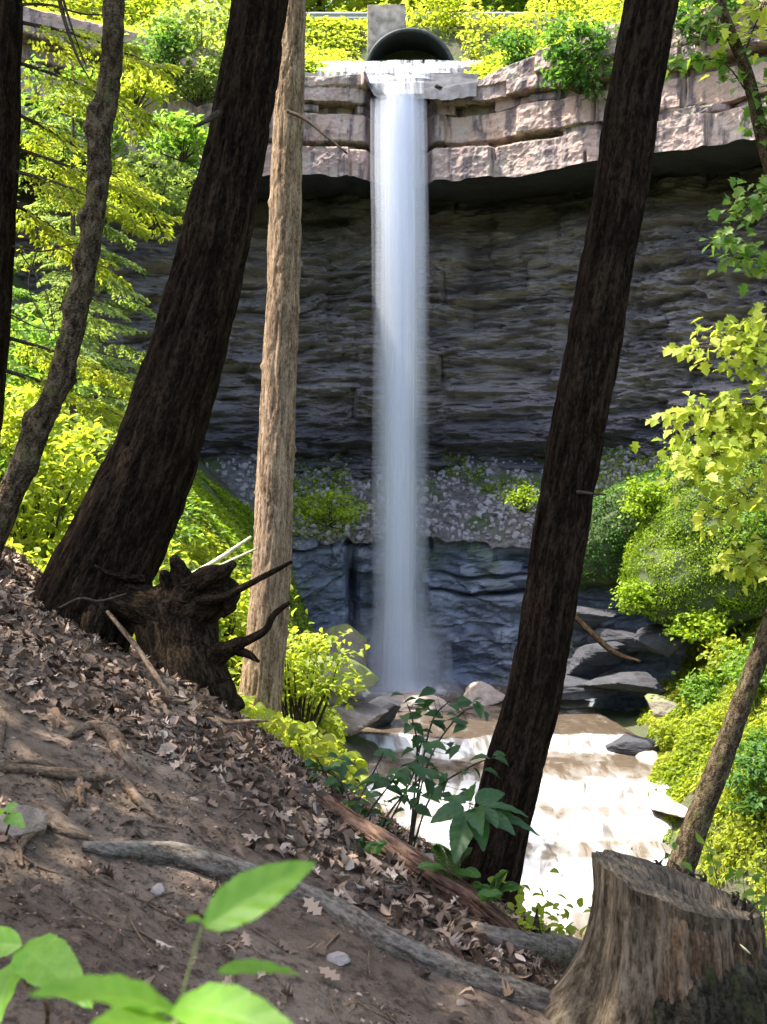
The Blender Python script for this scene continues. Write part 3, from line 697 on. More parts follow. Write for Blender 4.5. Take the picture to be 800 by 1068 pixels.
def build_moss_boulder(name, label, base, c, size, mk, seed, N, lmin, lmax, lean=.30):
    b = thing(name, label, 'mossy rock', base); size = np.array(size)
    n = 80
    th = np.linspace(0, np.pi, n)[:, None]; ph = np.linspace(0, 2 * np.pi, 2 * n, endpoint=False)[None, :]
    d = np.stack([np.sin(th) * np.cos(ph), np.sin(th) * np.sin(ph), np.cos(th) * np.ones_like(ph)], -1)
    r = 1 + .16 * fbm(d[..., 0] * 1.6, d[..., 1] * 1.6, d[..., 2] * 1.6, 3, seed) + .13 * fbm(d[..., 0] * 4, d[..., 1] * 4, d[..., 2] * 6, 5, seed + 1)
    bx_ = (np.abs(d[..., 0]) ** 4 + np.abs(d[..., 1]) ** 4 + np.abs(d[..., 2]) ** 4) ** -.25
    r = r * (.45 + .55 * bx_)
    V = c + d * r[..., None] * size
    V[..., 0] += lean * (V[..., 2] - c[2])                  # leans away from the pool towards the top
    V = V.reshape(-1, 3)
    mesh_obj('rock_core', V, grid_faces(n, 2 * n, True), M['moss_rock'], b)
    rng = np.random.default_rng(seed)
    idx = rng.integers(0, len(V), N); dv = d.reshape(-1, 3)[idx]
    keep = (np.abs(noise3(dv[:, 0] * 2.2 + .35 * dv[:, 2], dv[:, 1] * 2.2, dv[:, 2] * 4.2, 12) + .3 * noise3(dv[:, 0] * 9, dv[:, 1] * 9, dv[:, 2] * 9, 13)) > .045 * (rng.random(N) + .4)) & (dv[:, 2] > -.66) & (dv[:, 1] < .5) & (noise3(dv[:, 0] * 4, dv[:, 1] * 4, dv[:, 2] * 9, 8) + .5 * noise3(dv[:, 0] * 11, dv[:, 1] * 11, dv[:, 2] * 18, 9) > -.62) & (rng.random(N) < np.sin(np.arccos(dv[:, 2])) + .15)
    idx, dv = idx[keep], dv[keep]; N = len(idx)
    cl = noise3(V[idx, 0] * 2.2, V[idx, 1] * 2.2, V[idx, 2] * 3.5, 4)
    C = V[idx] + rng.normal(size=(N, 3)) * .05 + dv * (rng.uniform(0, .05, (N, 1)) + .10 * np.clip(cl, 0, 1)[:, None] * rng.random((N, 1)))
    ax = rand_dirs(rng, N) * .9 + np.array([0, 0, -.5]) + dv * .5; nr = dv + rand_dirs(rng, N) * .6
    A = Acc(); L = rng.uniform(lmin, lmax, N)
    v, f, t = leaf_cloud(C, ax, nr, L, L * .7, T_SIMPLE, np.clip(.5 + .5 * noise3(C[:, 0] * 1.4, C[:, 1] * 1.4, C[:, 2] * 2.2, 4) + rng.normal(size=N) * .2, 0, 1))
    A.add(v, f, tint=t); o = A.build('moss_cover', M[mk], b); o['kind'] = 'stuff'
M['moss_rock'] = m_stone('moss_rock', (.02, .026, .010), (.06, .085, .02))
build_moss_boulder('mossy_overhang', 'huge rounded green mossy bulge overhanging a dark hollow beside the pool', P(712, 690, 29), P(772, 562, 30.6), (2.65, 2.0, 2.35), 'leaf_moss', 71, 190000, .03, .08, .42)
build_moss_boulder('mossy_slope_rock', 'darker green mossy rock rising behind the left side of the huge mossy bulge', P(650, 590, 31.6), P(656, 552, 32.8), (1.8, 1.1, 1.55), 'leaf_mid', 81, 40000, .05, .11, .85)
LATE_BUSH = [('fern clump draping the top of the huge mossy bulge', P(722, 478, 30.2), (.8, .6, .4), 'leaf_moss'), ('fern clump at the right flank of the huge mossy bulge, under the maple boughs', P(785, 560, 28.6), (.9, .7, 1.2), 'leaf_lime'),
             ('ragged green tuft hanging from the lower lip of the huge mossy bulge', P(728, 652, 28.9), (.9, .4, .35), 'leaf_moss'), ('small fern tuft at the lower left edge of the huge mossy bulge', P(662, 622, 29.4), (.4, .4, .45), 'leaf_moss'), ('green fern tuft between the mossy bulge and the darker mossy rock', P(672, 520, 30.8), (.55, .5, .5), 'leaf_moss')]
rock('boulder', 'smooth dark block lying in the hollow under the mossy bulge', P(692, 668, 30.2), (.8, .6, .4), 77, 'stone_dark', 'boulder')

# ------------------------------------------------------------------ culvert, headwall, rail on the plateau
def build_culvert():
    c = np.array([(427 - CX) / F * 38.4, 38.4, 12.28]); b = thing('culvert', 'dark arched steel culvert mouth above the waterfall lip', 'culvert', c)
    nt_, nl = 64, 30
    th = np.linspace(0, 2 * np.pi, nt_, endpoint=False)[None, :] * np.ones((nl, 1)); l = np.linspace(0, 14, nl)[:, None] * np.ones((1, nt_))
    R = 1.40
    inner = np.stack([c[0] + R * np.cos(th), c[1] + l, c[2] + R * np.sin(th) + l * .02], -1)
    outer = np.stack([c[0] + (R + .07) * np.cos(th), c[1] + l, c[2] + (R + .07) * np.sin(th) + l * .02], -1)
    A = Acc(); A.add(inner.reshape(-1, 3), grid_faces(nl, nt_, True)); A.add(outer.reshape(-1, 3), grid_faces(nl, nt_, True)[:, ::-1])
    ring = np.concatenate([outer[:1], inner[:1]], 0); A.add(ring.reshape(-1, 3), grid_faces(2, nt_, True))
    disc = np.concatenate([inner[-1], inner[-1].mean(0, keepdims=True)]); j = np.arange(nt_); A.add(disc, np.stack([j, (j + 1) % nt_, np.full(nt_, nt_)], 1))
    A.build('pipe', M['pipe'], b)
    A = Acc()
    V, fs, bk = tube([(*np.array([c[0] + (R + .05) * math.cos(a), c[1] - .03, c[2] + (R + .05) * math.sin(a)]), .07) for a in np.linspace(.0, math.pi, 15)], 60, 8); A.add(V, fs, bark=bk)
    A.build('rim', M['pipe'], b)
def box(acc, c, s, bev=.02, jit=0, seed=0):
    n = 10; rng = np.random.default_rng(seed)
    for ax in range(3):
        for sg in (-1, 1):
            a, b2 = [k for k in range(3) if k != ax]
            uu, vv = np.meshgrid(np.linspace(-1, 1, n), np.linspace(-1, 1, n), indexing='ij')
            p = np.zeros((n, n, 3)); p[..., ax] = sg; p[..., a] = uu; p[..., b2] = vv
            s_ = np.array(s, float) / 2; q = p * s_
            inner = np.clip(q, -(s_ - bev), s_ - bev); q = inner + nrm(q - inner + 1e-12) * bev * (np.linalg.norm(q - inner, axis=-1, keepdims=True) > 1e-9)
            q = q + np.array(c)
            if jit: q = q + jit * np.stack([noise3(q[..., 0] * 4, q[..., 1] * 4, q[..., 2] * 4, seed + k) for k in range(3)], -1)
            f = grid_faces(n, n); acc.add(q.reshape(-1, 3), f if (sg > 0) == (ax != 1) else f[:, ::-1])
build_culvert()
def build_headwall():
    c = P(403, 36, 38.9); A = Acc(); box(A, c, (1.25, .6, 1.75), .05, .03, 3)
    for v in A.V:      # the foot of the block is cut to the curve of the arch
        dx = np.clip(v[:, 0] - .864, -1.46, 1.46); v[:, 2] = np.maximum(v[:, 2], 12.28 + np.sqrt(1.48 ** 2 - dx ** 2) + (v[:, 1] - 38.9) * .02)
    o = A.build('headwall', M['concrete'], loc=c - np.array([0, 0, .9])); tag(o, 'weathered concrete block standing at the left of the culvert arch', 'headwall')
    r0 = P(310, 24, 42.5)
    g = thing('guard_rail', 'thin pale road guard rail crossing the foliage above the culvert', 'guard rail', (r0[0], r0[1], r0[2] - .7))
    A = Acc(); x = np.linspace(-7, 7, 60)[:, None]; pr = np.array([(-.15, 0), (-.12, -.05), (-.04, -.05), (0, 0), (.04, -.05), (.12, -.05), (.15, 0)])
    for back in (0, .012):
        V = np.stack([x + 0 * pr[:, 0], 42.0 + pr[:, 1][None] + back + 0 * x, P(400, 17, 42.0)[2] + pr[:, 0][None] + 0 * x], -1)
        A.add(V.reshape(-1, 3), grid_faces(60, 7) if back else grid_faces(60, 7)[:, ::-1])
    A.build('beam', M['rail'], g)
    for k in range(6):
        A = Acc(); box(A, (-6 + k * 2.4, 42.12, P(400, 17, 42.0)[2] - .35), (.1, .12, 1.0), .01); A.build('post', M['rail'], g)
build_headwall()

# ------------------------------------------------------------------ trees
def limb_pts(rng, p0, dirn, L, r0, n=5, droop=0, wob=.12):
    d = np.array(dirn, float); d /= np.linalg.norm(d); p = np.array(p0, float); out = [(*p, r0)]
    for k in range(1, n):
        d = d + rng.normal(size=3) * wob + np.array([0, 0, -droop]); d /= np.linalg.norm(d)
        p = p + d * L / (n - 1); out.append((*p, r0 * (1 - .85 * k / (n - 1))))
    return out
def pick_tree(name, label, path, mk, amp, crown, freq=26, seg=96, rings=420, seed=0, stretch=.13, leaf='leaf_lime', knots=(), group=None, cat='tree'):
    """path rows px,py,d,width in pixels; extends past the frame; crown (centre, radii, clumps, per clump, leaf size)"""
    pts = [(*P(px, py, d), w / F * d / 2) for px, py, d, w in path]
    b = thing(name, label, cat, pts[0][:3], group)
    def disp(bx, by, bl, r, f0=bark_furrow(amp, freq, stretch, seed)):
        d = f0(bx, by, bl, r)
        th = np.arctan2(by, bx)
        for (l0, t0, h, w) in knots:
            dt = np.angle(np.exp(1j * (th - t0)))
            d = d + h * np.exp(-((bl - l0) / w) ** 2 - (dt * r / w) ** 2)
        # root flare at the foot
        d = d + r * .13 * np.exp(-bl / .22) * (1 + .8 * np.sin(th * 5 + seed))
        return d
    V, fs, bk = tube(pts, rings, seg, disp)
    mesh_obj('trunk', V, fs, M[mk], b, attrs={'bark': bk})
    if crown:
        rng = np.random.default_rng(seed + 500)
        c, rad, nc, per, size = crown
        pt, tint, K = crown_points(rng, c, rad, nc, per, .8)
        A = Acc(); leaves_at(A, pt, size, rng, .7, tint=np.clip(tint * .6 + rng.random(len(pt)) * .4, 0, 1)); A.build('crown', M[leaf], b)
        A = Acc(); top = np.array(pts[-1][:3]); t2 = np.array(pts[-2][:3])
        for k in K[:26]:
            s0 = t2 + (top - t2) * rng.random(); add_tube(A, [(*s0, .05), (*(s0 * .5 + k * .5 + rng.normal(size=3) * .2), .035), (*k, .01)], 10, 6)
        A.build('limb', M[mk], b)
    return b, pts
def up(px, py, d, dx, dz, w):      # helper for points above the frame
    return None
# the four large trunks near the camera
def ext(path, adds):
    """continue a pixel path above the frame"""
    return path + adds
leanA = [(78, 672, 6.5, 106), (107, 600, 6.5, 104), (152, 500, 6.5, 95), (186, 400, 6.5, 80), (214, 300, 6.5, 71), (237, 200, 6.5, 64), (257, 100, 6.5, 59), (272, 0, 6.5, 58), (300, -260, 6.6, 52), (320, -600, 6.8, 44), (335, -1100, 7, 30)]
pick_tree('leaning_tree', 'thick dark furrowed trunk leaning right from the leafy crest on the left', leanA, 'bark_dark', .020,
          ((-1.9, 5.6, 8.2), (2.5, 2.0, 2.2), 110, 110, .15), 20, 120, 460, 1, .12)
conB = [(264, 775, 10, 58), (269, 750, 10, 46), (274, 700, 10, 43), (283, 600, 10, 40), (287, 500, 10, 38), (291, 400, 10, 35), (295, 300, 10, 34), (298, 200, 10, 31), (302, 100, 10, 29), (306, 0, 10, 26), (312, -300, 10, 23), (318, -700, 10, 16)]
pick_tree('straight_tree', 'straight pale brown trunk with small knots just left of the waterfall', conB, 'bark_light', .011,
          ((-.75, 10.2, 12.5), (1.2, 1.2, 2.2), 36, 90, .12), 34, 96, 460, 2, .10, leaf='leaf_mid',
          knots=[(1.0, 3.3, .02, .03), (1.9, 6.2, .018, .03), (2.6, 3.0, .02, .03), (3.3, .2, .022, .03), (4.2, 3.3, .02, .03), (2.2, 0, .02, .025), (3.8, 3.1, .02, .025), (4.7, .2, .018, .03), (5.4, 3.1, .02, .03), (1.4, .1, .02, .03)])
dkC = [(494, 960, 6, 96), (512, 905, 6, 66), (536, 800, 6, 60), (557, 720, 6, 57), (577, 600, 6, 56), (602, 450, 6, 57), (628, 300, 6, 56), (643, 220, 6, 55), (662, 100, 6, 54), (679, 0, 6, 54), (715, -260, 6, 50), (745, -600, 6, 42), (770, -1050, 6, 28)]
pick_tree('leaning_tree', 'slim dark straight trunk right of the waterfall, standing against the white water', dkC, 'bark_dark', .013,
          ((1.5, 5.4, 8.6), (2.1, 2.0, 2.0), 90, 100, .15), 30, 110, 480, 3, .08)
thinD = [(-60, 640, 6.6, 34), (-20, 585, 6.6, 29), (8, 525, 6.6, 26), (32, 465, 6.6, 25), (60, 400, 6.6, 23), (84, 310, 6.6, 22), (100, 215, 6.6, 22), (104, 150, 6.6, 22), (114, 85, 6.6, 22), (119, 0, 6.6, 20), (130, -300, 6.6, 17), (150, -800, 6.6, 10)]
pick_tree('crooked_tree', 'thin crooked knobbly grey trunk curving up the left side', thinD, 'bark_grey', .009,
          ((-2.6, 6.0, 7.2), (1.6, 1.6, 1.6), 50, 90, .13), 22, 64, 420, 4, .4,
          knots=[(.55, .2, .03, .07), (1.0, 2.9, .03, .06), (1.25, 0, .035, .07), (1.55, 3.2, .03, .06), (1.95, .0, .035, .08), (2.2, .2, .03, .06), (2.45, 6.1, .05, .05), (2.75, 3.0, .02, .06), (2.95, 6.2, .045, .05), (3.05, .1, .04, .05)])
edgeE = [(-50, 720, 8, 40), (-22, 500, 8, 32), (-8, 380, 8, 30), (-2, 290, 8, 29), (3, 180, 8, 30), (6, 90, 8, 30), (9, 0, 8, 29), (12, -300, 8, 25), (15, -800, 8, 14)]
hemE, ptsE = pick_tree('hemlock', 'dark red-brown trunk cut by the left edge of the photo with drooping yellow-green boughs', edgeE, 'bark_dark', .009,
          ((-4.3, 7.4, 8.4), (1.5, 1.5, 2.2), 45, 90, .12), 26, 64, 300, 6, .1)
slimF = [(644, 1106, 9, 60), (672, 1018, 9, 44), (692, 960, 9, 33), (712, 900, 9, 28), (735, 838, 9, 25), (757, 780, 9, 23), (780, 715, 9, 21), (803, 655, 9, 21), (850, 520, 9, 20), (900, 350, 9, 19), (960, 100, 9, 17), (1010, -200, 9, 13)]
pick_tree('slim_tree', 'slim bare trunk leaning right behind the cut stump', slimF, 'bark_grey', .006,
          ((6.4, 9.2, 8.0), (1.6, 1.6, 1.6), 40, 90, .13), 24, 48, 300, 8, .3)

def spray(acc, rng, p, d, L, size, n, droop=.12, width=.28, wood=None, r=.006):
    """a flat bough: a curved twig with side twigs, needles or leaflets along them"""
    d = np.array(d, float); d /= np.linalg.norm(d); side = np.cross(d, [0, 0, 1]); side /= np.linalg.norm(side) + 1e-9
    t = np.linspace(0, 1, 7); ax = np.array(p) + np.outer(t, d) * L + np.outer(-droop * t ** 2, [0, 0, 1]) * L
    if wood is not None: add_tube(wood, [(*q, r * (1 - .8 * k / 6)) for k, q in enumerate(ax)], 8, 5)
    tt = rng.random(n) ** .8; s = rng.choice([-1, 1], n); off = rng.random(n)
    base = np.stack([np.interp(tt, t, ax[:, k]) for k in range(3)], 1)
    wd = width * L * np.sin(np.pi * np.clip(tt * .85 + .12, 0, 1)) * off
    C = base + side[None] * (s * wd)[:, None] + d[None] * (wd * .45)[:, None]; C[:, 2] -= wd * .35 + rng.random(n) * .02
    a = side[None] * s[:, None] * .8 + d[None] * .8 + rng.normal(size=(n, 3)) * .3; a[:, 2] -= .25
    nr = np.array([0, 0, 1.0]) + rng.normal(size=(n, 3)) * .35
    Ls = size * rng.uniform(.6, 1.3, n)
    V, f, tn = leaf_cloud(C, a, nr, Ls, Ls * .42, T_SIMPLE, np.clip(rng.random() * .5 + rng.random(n) * .5, 0, 1)); acc.add(V, f, tint=tn)

def hemlock_boughs(b, pts_list, mk, size, n, seed, wood='twig'):
    rng = np.random.default_rng(seed)
    for (p, d, L, m, dr) in pts_list:
        A = Acc(); Wd = Acc(); d = np.array(d, float); d /= np.linalg.norm(d)
        add_tube(Wd, [(*p, .016), (*(p + d * L * .5 - np.array([0, 0, dr * L * .25])), .010), (*(p + d * L - np.array([0, 0, dr * L])), .003)], 10, 5)
        for k in range(m):
            f = .15 + .85 * k / max(m - 1, 1); q = p + d * L * f - np.array([0, 0, dr * L * f * f])
            s = 1 if k % 2 else -1; sd2 = np.cross(d, [0, 0, 1]); dd = d * .8 + sd2 * s * rng.uniform(.5, 1.0) + np.array([0, 0, rng.uniform(-.35, .05)])
            spray(A, rng, q, dd, L * rng.uniform(.28, .5) * (1.1 - .5 * f), size, n, .25, .34, Wd, .004)
        bo = Wd.build('bough', M[wood], b); A.build('needles', M[mk], bo)
# boughs of the edge hemlock hang into the picture
rng = np.random.default_rng(60); BE = []
for (px, py, L, dx, dy, dz) in [(2, 150, 1.15, .8, .5, -.12), (2, 175, .95, .9, -.2, -.2), (0, 205, .8, .7, .7, -.3), (2, 60, 1.0, .8, .4, -.1), (0, 350, 1.0, .8, .6, -.15), (0, 385, .9, .9, .1, -.2), (0, 110, 1.2, .6, .9, -.1), (4, 20, 1.0, .9, .2, -.05)]:
    BE.append((P(px, py, 8), (dx, dy, dz), L, 12, .18))
hemlock_boughs(hemE, BE, 'leaf_gold', .05, 90, 61)
def dead_twigs(b, seeds, name='dead_branch'):
    A = Acc()
    for pts, w in seeds:
        add_tube(A, [(*P(px, py, d), w * (1 - .75 * k / (len(pts) - 1))) for k, (px, py, d) in enumerate(pts)], 16, 6)
    A.build(name, M['twig'], b)
dead_twigs(hemE, [([(5, 255, 8), (40, 262, 7.9), (70, 262, 7.8), (100, 300, 7.7)], .010), ([(38, 262, 7.9), (30, 300, 7.85), (50, 345, 7.8), (60, 372, 7.8)], .006), ([(0, 322, 8), (40, 342, 7.9), (75, 345, 7.8)], .007),
                  ([(20, 262, 7.95), (50, 310, 7.8), (62, 372, 7.8), (80, 375, 7.7)], .005), ([(8, 345, 8), (60, 345, 7.8), (118, 345, 7.6)], .004), ([(45, 262, 7.9), (90, 255, 7.8), (125, 285, 7.7)], .005)])
dead_twigs(hemE, [([(10, 5, 8), (50, 5, 7.9), (90, 15, 7.8), (140, 14, 7.7)], .012), ([(62, 0, 7.9), (70, 30, 7.8), (82, 62, 7.75), (93, 82, 7.7)], .016), ([(58, -30, 7.9), (72, 20, 7.8), (90, 70, 7.8)], .012)], 'drooping_branch')

def conifer(name, label, base, H, R, nb, mk, size, n, seed, lo=.1):
    rng = np.random.default_rng(seed); b = thing(name, label, 'tree', base)
    A = Acc(); add_tube(A, [(*base, .10), (*(base + np.array([.05, .1, H * .5])), .06), (*(base + np.array([.1, .1, H])), .015)], 30, 10, bark_furrow(.006, 20, .2, seed)); A.build('trunk', M['bark_far'], b)
    bl = []
    for k in range(nb):
        f = lo + (1 - lo) * k / nb; a = k * 2.399 + rng.random() * .5; L = R * (1 - f * .75) * rng.uniform(.7, 1.15)
        bl.append((base + np.array([0, 0, H * f]), (math.cos(a), math.sin(a), rng.uniform(-.2, .1)), L, 9, .22))
    hemlock_boughs(b, bl, mk, size, n, seed + 1); return b
def Tb(x, y, off=-.1): return np.array([x, y, float(terrain(x, y)) + off])
conifer('hemlock', 'grey-green feathery hemlock on the left bank behind the crooked trunk', Tb(-4.9, 18), 8.6, 2.3, 46, 'leaf_hemlock', .075, 80, 81)
conifer('hemlock', 'yellow-green young hemlock low on the left bank, beside the crooked trunk', Tb(-5.6, 16.5), 4.4, 1.9, 34, 'leaf_lime', .07, 80, 83)
conifer('hemlock', 'small feathery hemlock near the left cliff wall, behind the thick leaning trunk', Tb(-6.0, 24.0), 7.6, 2.0, 36, 'leaf_hemlock', .09, 60, 85)

def broadleaf(name, label, base, H, crown_c, rad, nc, per, size, mk, seed, r0=.16, T=T_SIMPLE, up_=.7, lean=(0, 0), group=None, cr=.8, cat='tree', bark='bark_far'):
    rng = np.random.default_rng(seed); b = thing(name, label, cat, base, group)
    A = Acc(); top = np.array(base) + np.array([lean[0], lean[1], H])
    path = [(*np.array(base), r0 * 1.25), (*(np.array(base) * .7 + top * .3 + rng.normal(size=3) * .08), r0), (*(np.array(base) * .35 + top * .65 + rng.normal(size=3) * .12), r0 * .75), (*top, r0 * .3)]
    add_tube(A, path, 40, 12, bark_furrow(.01, 12, .2, seed)); A.build('trunk', M[bark], b)
    pt, tint, K = crown_points(rng, crown_c, rad, nc, per, cr)
    A = Acc(); leaves_at(A, pt, size, rng, up_, T, .62, tint=np.clip(tint * .55 + rng.random(len(pt)) * .45, 0, 1)); A.build('crown', M[mk], b)
    A = Acc()
    for k in K[:min(nc, 34)]:
        f = rng.uniform(.35, .95); s0 = np.array(path[0][:3]) * (1 - f) + top * f
        m_ = s0 * .45 + k * .55 + np.array([0, 0, .15]) + rng.normal(size=3) * .15
        add_tube(A, [(*s0, r0 * .35), (*m_, r0 * .18), (*k, .012)], 10, 6)
    A.build('limb', M[bark], b); return b

# trees on the plateau behind the waterfall
BT = [(-140, 4.5, 'leaf_lime', 'leafy tree on the cliff top at the far left corner of the photo'), (40, 5.5, 'leaf_gold', 'golden-green tree on the cliff top above the left cap rock'),
      (150, 4.5, 'leaf_lime', 'light green tree on the cliff top between the crooked and the thick leaning trunk'), (245, 9, 'leaf_gold', 'golden tree on the cliff top partly hidden by the thick leaning trunk'),
      (335, 11, 'leaf_gold', 'golden tree just left of the concrete block above the fall'), (440, 15, 'leaf_gold', 'golden tree straight behind the culvert arch'),
      (505, 12, 'leaf_gold', 'golden tree behind the right half of the culvert'), (548, 6.3, 'leaf_lime', 'tree with a visible grey trunk right of the culvert'),
      (610, 5.0, 'leaf_lime', 'bright green tree on the cliff top left of the slim dark trunk'), (705, 7, 'leaf_mid', 'darker green tree on the cliff top right of the slim dark trunk'),
      (810, 5, 'leaf_lime', 'green tree on the cliff top at the right corner'), (940, 5, 'leaf_mid', 'green tree on the right rim just outside the photo'), (380, 20, 'leaf_lime', 'far green tree standing behind the golden ones over the culvert'), (620, 18, 'leaf_gold', 'far golden tree high up left of the slim dark trunk')]
for k, (px, t, mk, lab) in enumerate(BT):
    t = 9 + t * .8; b0 = on_plateau(px, t); H = 9 + (k * 37 % 5) * .8
    broadleaf('cliff_top_tree', lab, b0 - np.array([0, 0, .2]), H, b0 + np.array([0, -.2, H * .62]), (3.7, 3.0, H * .52), 170, 62, .30, mk, 200 + k, .17, group='trees on the cliff top', cr=1.0)
# cover on the road bank round the culvert and along the rim
def plateau_cover():
    rng = np.random.default_rng(310); N = 120000
    u = rng.uniform(U0 - 15, U0 + 13, N); t = rng.uniform(1.0, 11, N)
    x, y, nx, ny = plan(u); X, Y = x + nx * t, y + ny * t; Z = plateau_z(u, t)
    keep = ((np.abs(X - .9) > 1.6 + .2 * rng.random(N)) | (Y > 40.2)) & ((t > 2.0) | (noise3(u * .6, t * .6, 0, 3) > .1)) & (np.abs(X - .1) > .0)
    keep &= ~((np.abs(X - .12) < .75) & (Y < 40))
    X, Y, Z = X[keep], Y[keep], Z[keep]; N = len(X)
    h = (.25 + 1.5 * sstep(-.2, .6, noise3(X * .7, Y * .7, 0, 5)) * sstep(3, 6, t[keep])) * rng.random(N)
    A = Acc(); leaves_at(A, np.stack([X, Y, Z + h], 1), .20, rng, .6, tint=np.clip(.5 + .4 * noise3(X, Y, 0, 6) + rng.normal(size=N) * .2, 0, 1))
    tag(A.build('bank_undergrowth', M['leaf_gold']), 'bright yellow-green undergrowth on the road bank around the culvert', 'undergrowth', kind='stuff')
plateau_cover()
# bushes that hang over the cap rock
def bush(label, c, rad, nc, per, size, mk, seed, T=T_SIMPLE, name='bush', base=None, up_=.65, cr=.35):
    c = np.array(c, float); rng = np.random.default_rng(seed); base = c - np.array([0, 0, rad[2]]) if base is None else np.array(base, float)
    b = thing(name, label, 'bush', base)
    pt, tint, K = crown_points(rng, c, rad, nc, per, cr, .3)
    A = Acc(); leaves_at(A, pt, size, rng, up_, T, .62, tint=np.clip(tint * .5 + rng.random(len(pt)) * .5, 0, 1)); A.build('foliage', M[mk], b)
    A = Acc()
    for k in K[:18]: add_tube(A, [(*base, .02), (*(base * .5 + k * .5 + rng.normal(size=3) * .06 * rad[0]), .013), (*k, .004)], 8, 5)
    A.build('stem', M['twig'], b)
bush('green bush hanging over the cap rock beside the slim dark trunk', P(605, 55, 31.6), (1.1, .8, 1.1), 50, 40, .17, 'leaf_mid', 401)
bush('dark green low bush on the rim right of the culvert', P(540, 52, 34.5), (.8, .7, .55), 26, 40, .14, 'leaf_mid', 402)
bush('pale green drooping bush on the left cap rock, beside the thick leaning trunk', P(205, 55, 31), (1.7, 1.0, 1.4), 60, 40, .17, 'leaf_hemlock', 403)
bush('dark green shrub growing from a crack of the left cap rock', P(172, 50, 30.5), (.6, .6, .9), 26, 40, .15, 'leaf_mid', 404)
bush('bright green sapling clump in front of the left cliff, touching the thick leaning trunk', P(190, 140, 24), (.75, .7, .55), 30, 36, .15, 'leaf_lime', 405)
bush('pale hemlock-like shrub in front of the left cap rock, left of the crooked trunk', P(60, 120, 27), (1.6, 1.0, 1.5), 50, 44, .15, 'leaf_lime', 431)
bush('wide pale green shrub below the left cap rock, between the crooked and the leaning trunk', P(160, 190, 27), (1.5, 1.0, 1.2), 50, 44, .15, 'leaf_hemlock', 432)
bush('golden spray of leaves beside the crooked trunk in front of the pink cap rock', P(140, 95, 26), (.6, .5, .5), 22, 36, .14, 'leaf_gold', 433)
bush('round green shrub at the right rim above the streaked wall', P(745, 10, 30), (1.5, 1, .8), 44, 40, .17, 'leaf_mid', 406)

for k, (lab, c_, rad_, mk) in enumerate(LATE_BUSH): bush(lab, c_, rad_, 34, 40, .12, mk, 740 + k, T_OVATE, name='fern_clump', cr=.32, up_=.4, base=c_ + np.array([0, .35, -.15]))

# ------------------------------------------------------------------ undergrowth on the banks
def cover(name, label, xr, yr, N, mk, size, seed, hmax, mask, T=T_SIMPLE, up_=.5, dens=-.55, aspect=.6, droop=.25):
    rng = np.random.default_rng(seed)
    X = rng.uniform(*xr, N); Y = rng.uniform(*yr, N); k = mask(X, Y) & (noise3(X * .9, Y * .9, 0, seed) + .4 * noise3(X * 3, Y * 3, 0, seed + 1) > dens)
    X, Y = X[k], Y[k]; N = len(X); Z = terrain(X, Y)
    cl = sstep(-.3, .7, noise3(X * .8, Y * .8, 0, seed + 2)); h = hmax * (.15 + .85 * cl) * rng.random(N) ** .7
    cell = noise3(X * 1.6, Y * 1.6, h * 2, seed + 4)
    A = Acc(); leaves_at(A, np.stack([X, Y, Z + h], 1), size, rng, up_, T, aspect, droop, tint=np.clip(.5 + .45 * cell + rng.normal(size=N) * .18, 0, 1))
    o = A.build(name, M[mk], loc=(X.mean(), Y.mean(), Z.min())); tag(o, label, 'undergrowth', kind='stuff')
def crest_s(x, y): return (x - .5) * .69 + (y - 4.3) * .72
cover('left_bank_undergrowth', 'bright yellow-green undergrowth covering the left bank of the gorge', (-12.5, -.8), (12, 30), 150000, 'leaf_gold', .15, 501, .9, lambda x, y: (y < 26 + 0 * x) & (x < -.9 - .0 * y))
cover('bank_groundcover', 'low green ground cover on the left bank under the cliff wall', (-9, -1.2), (24, 34), 60000, 'leaf_moss', .11, 503, .30, lambda x, y: y > 25)
cover('slope_undergrowth', 'sunlit yellow foliage on the slope just beyond the leafy crest', (-6, 2.2), (7.6, 16), 30000, 'leaf_gold', .10, 505, .42, lambda x, y: (crest_s(x, y) > 1.9) & (x < -.2 + .25 * noise3(x * 2, y * 2, 0, 3)), T=T_OVATE, up_=.35, dens=-.25)
rb = lambda x, y: x > xc(y) + 2.9 + 2.6 * sstep(25, 32, y) + .25 * (1 - sstep(22, 25.5, y)) + .5 * noise3(x * .8, y * .8, 0, 9)
cover('right_bank_grass', 'yellow-green drooping grass covering the right bank below the mossy bulge', (4.5, 12), (15, 32), 150000, 'leaf_gold', .15, 507, .35, rb, aspect=.22, droop=.7, dens=-.35)
cover('right_bank_undergrowth', 'mixed green leafy undergrowth among the grass of the right bank', (4.5, 12), (15, 32), 120000, 'leaf_gold', .11, 511, .95, rb, T=T_OVATE, up_=.35, dens=-.05)
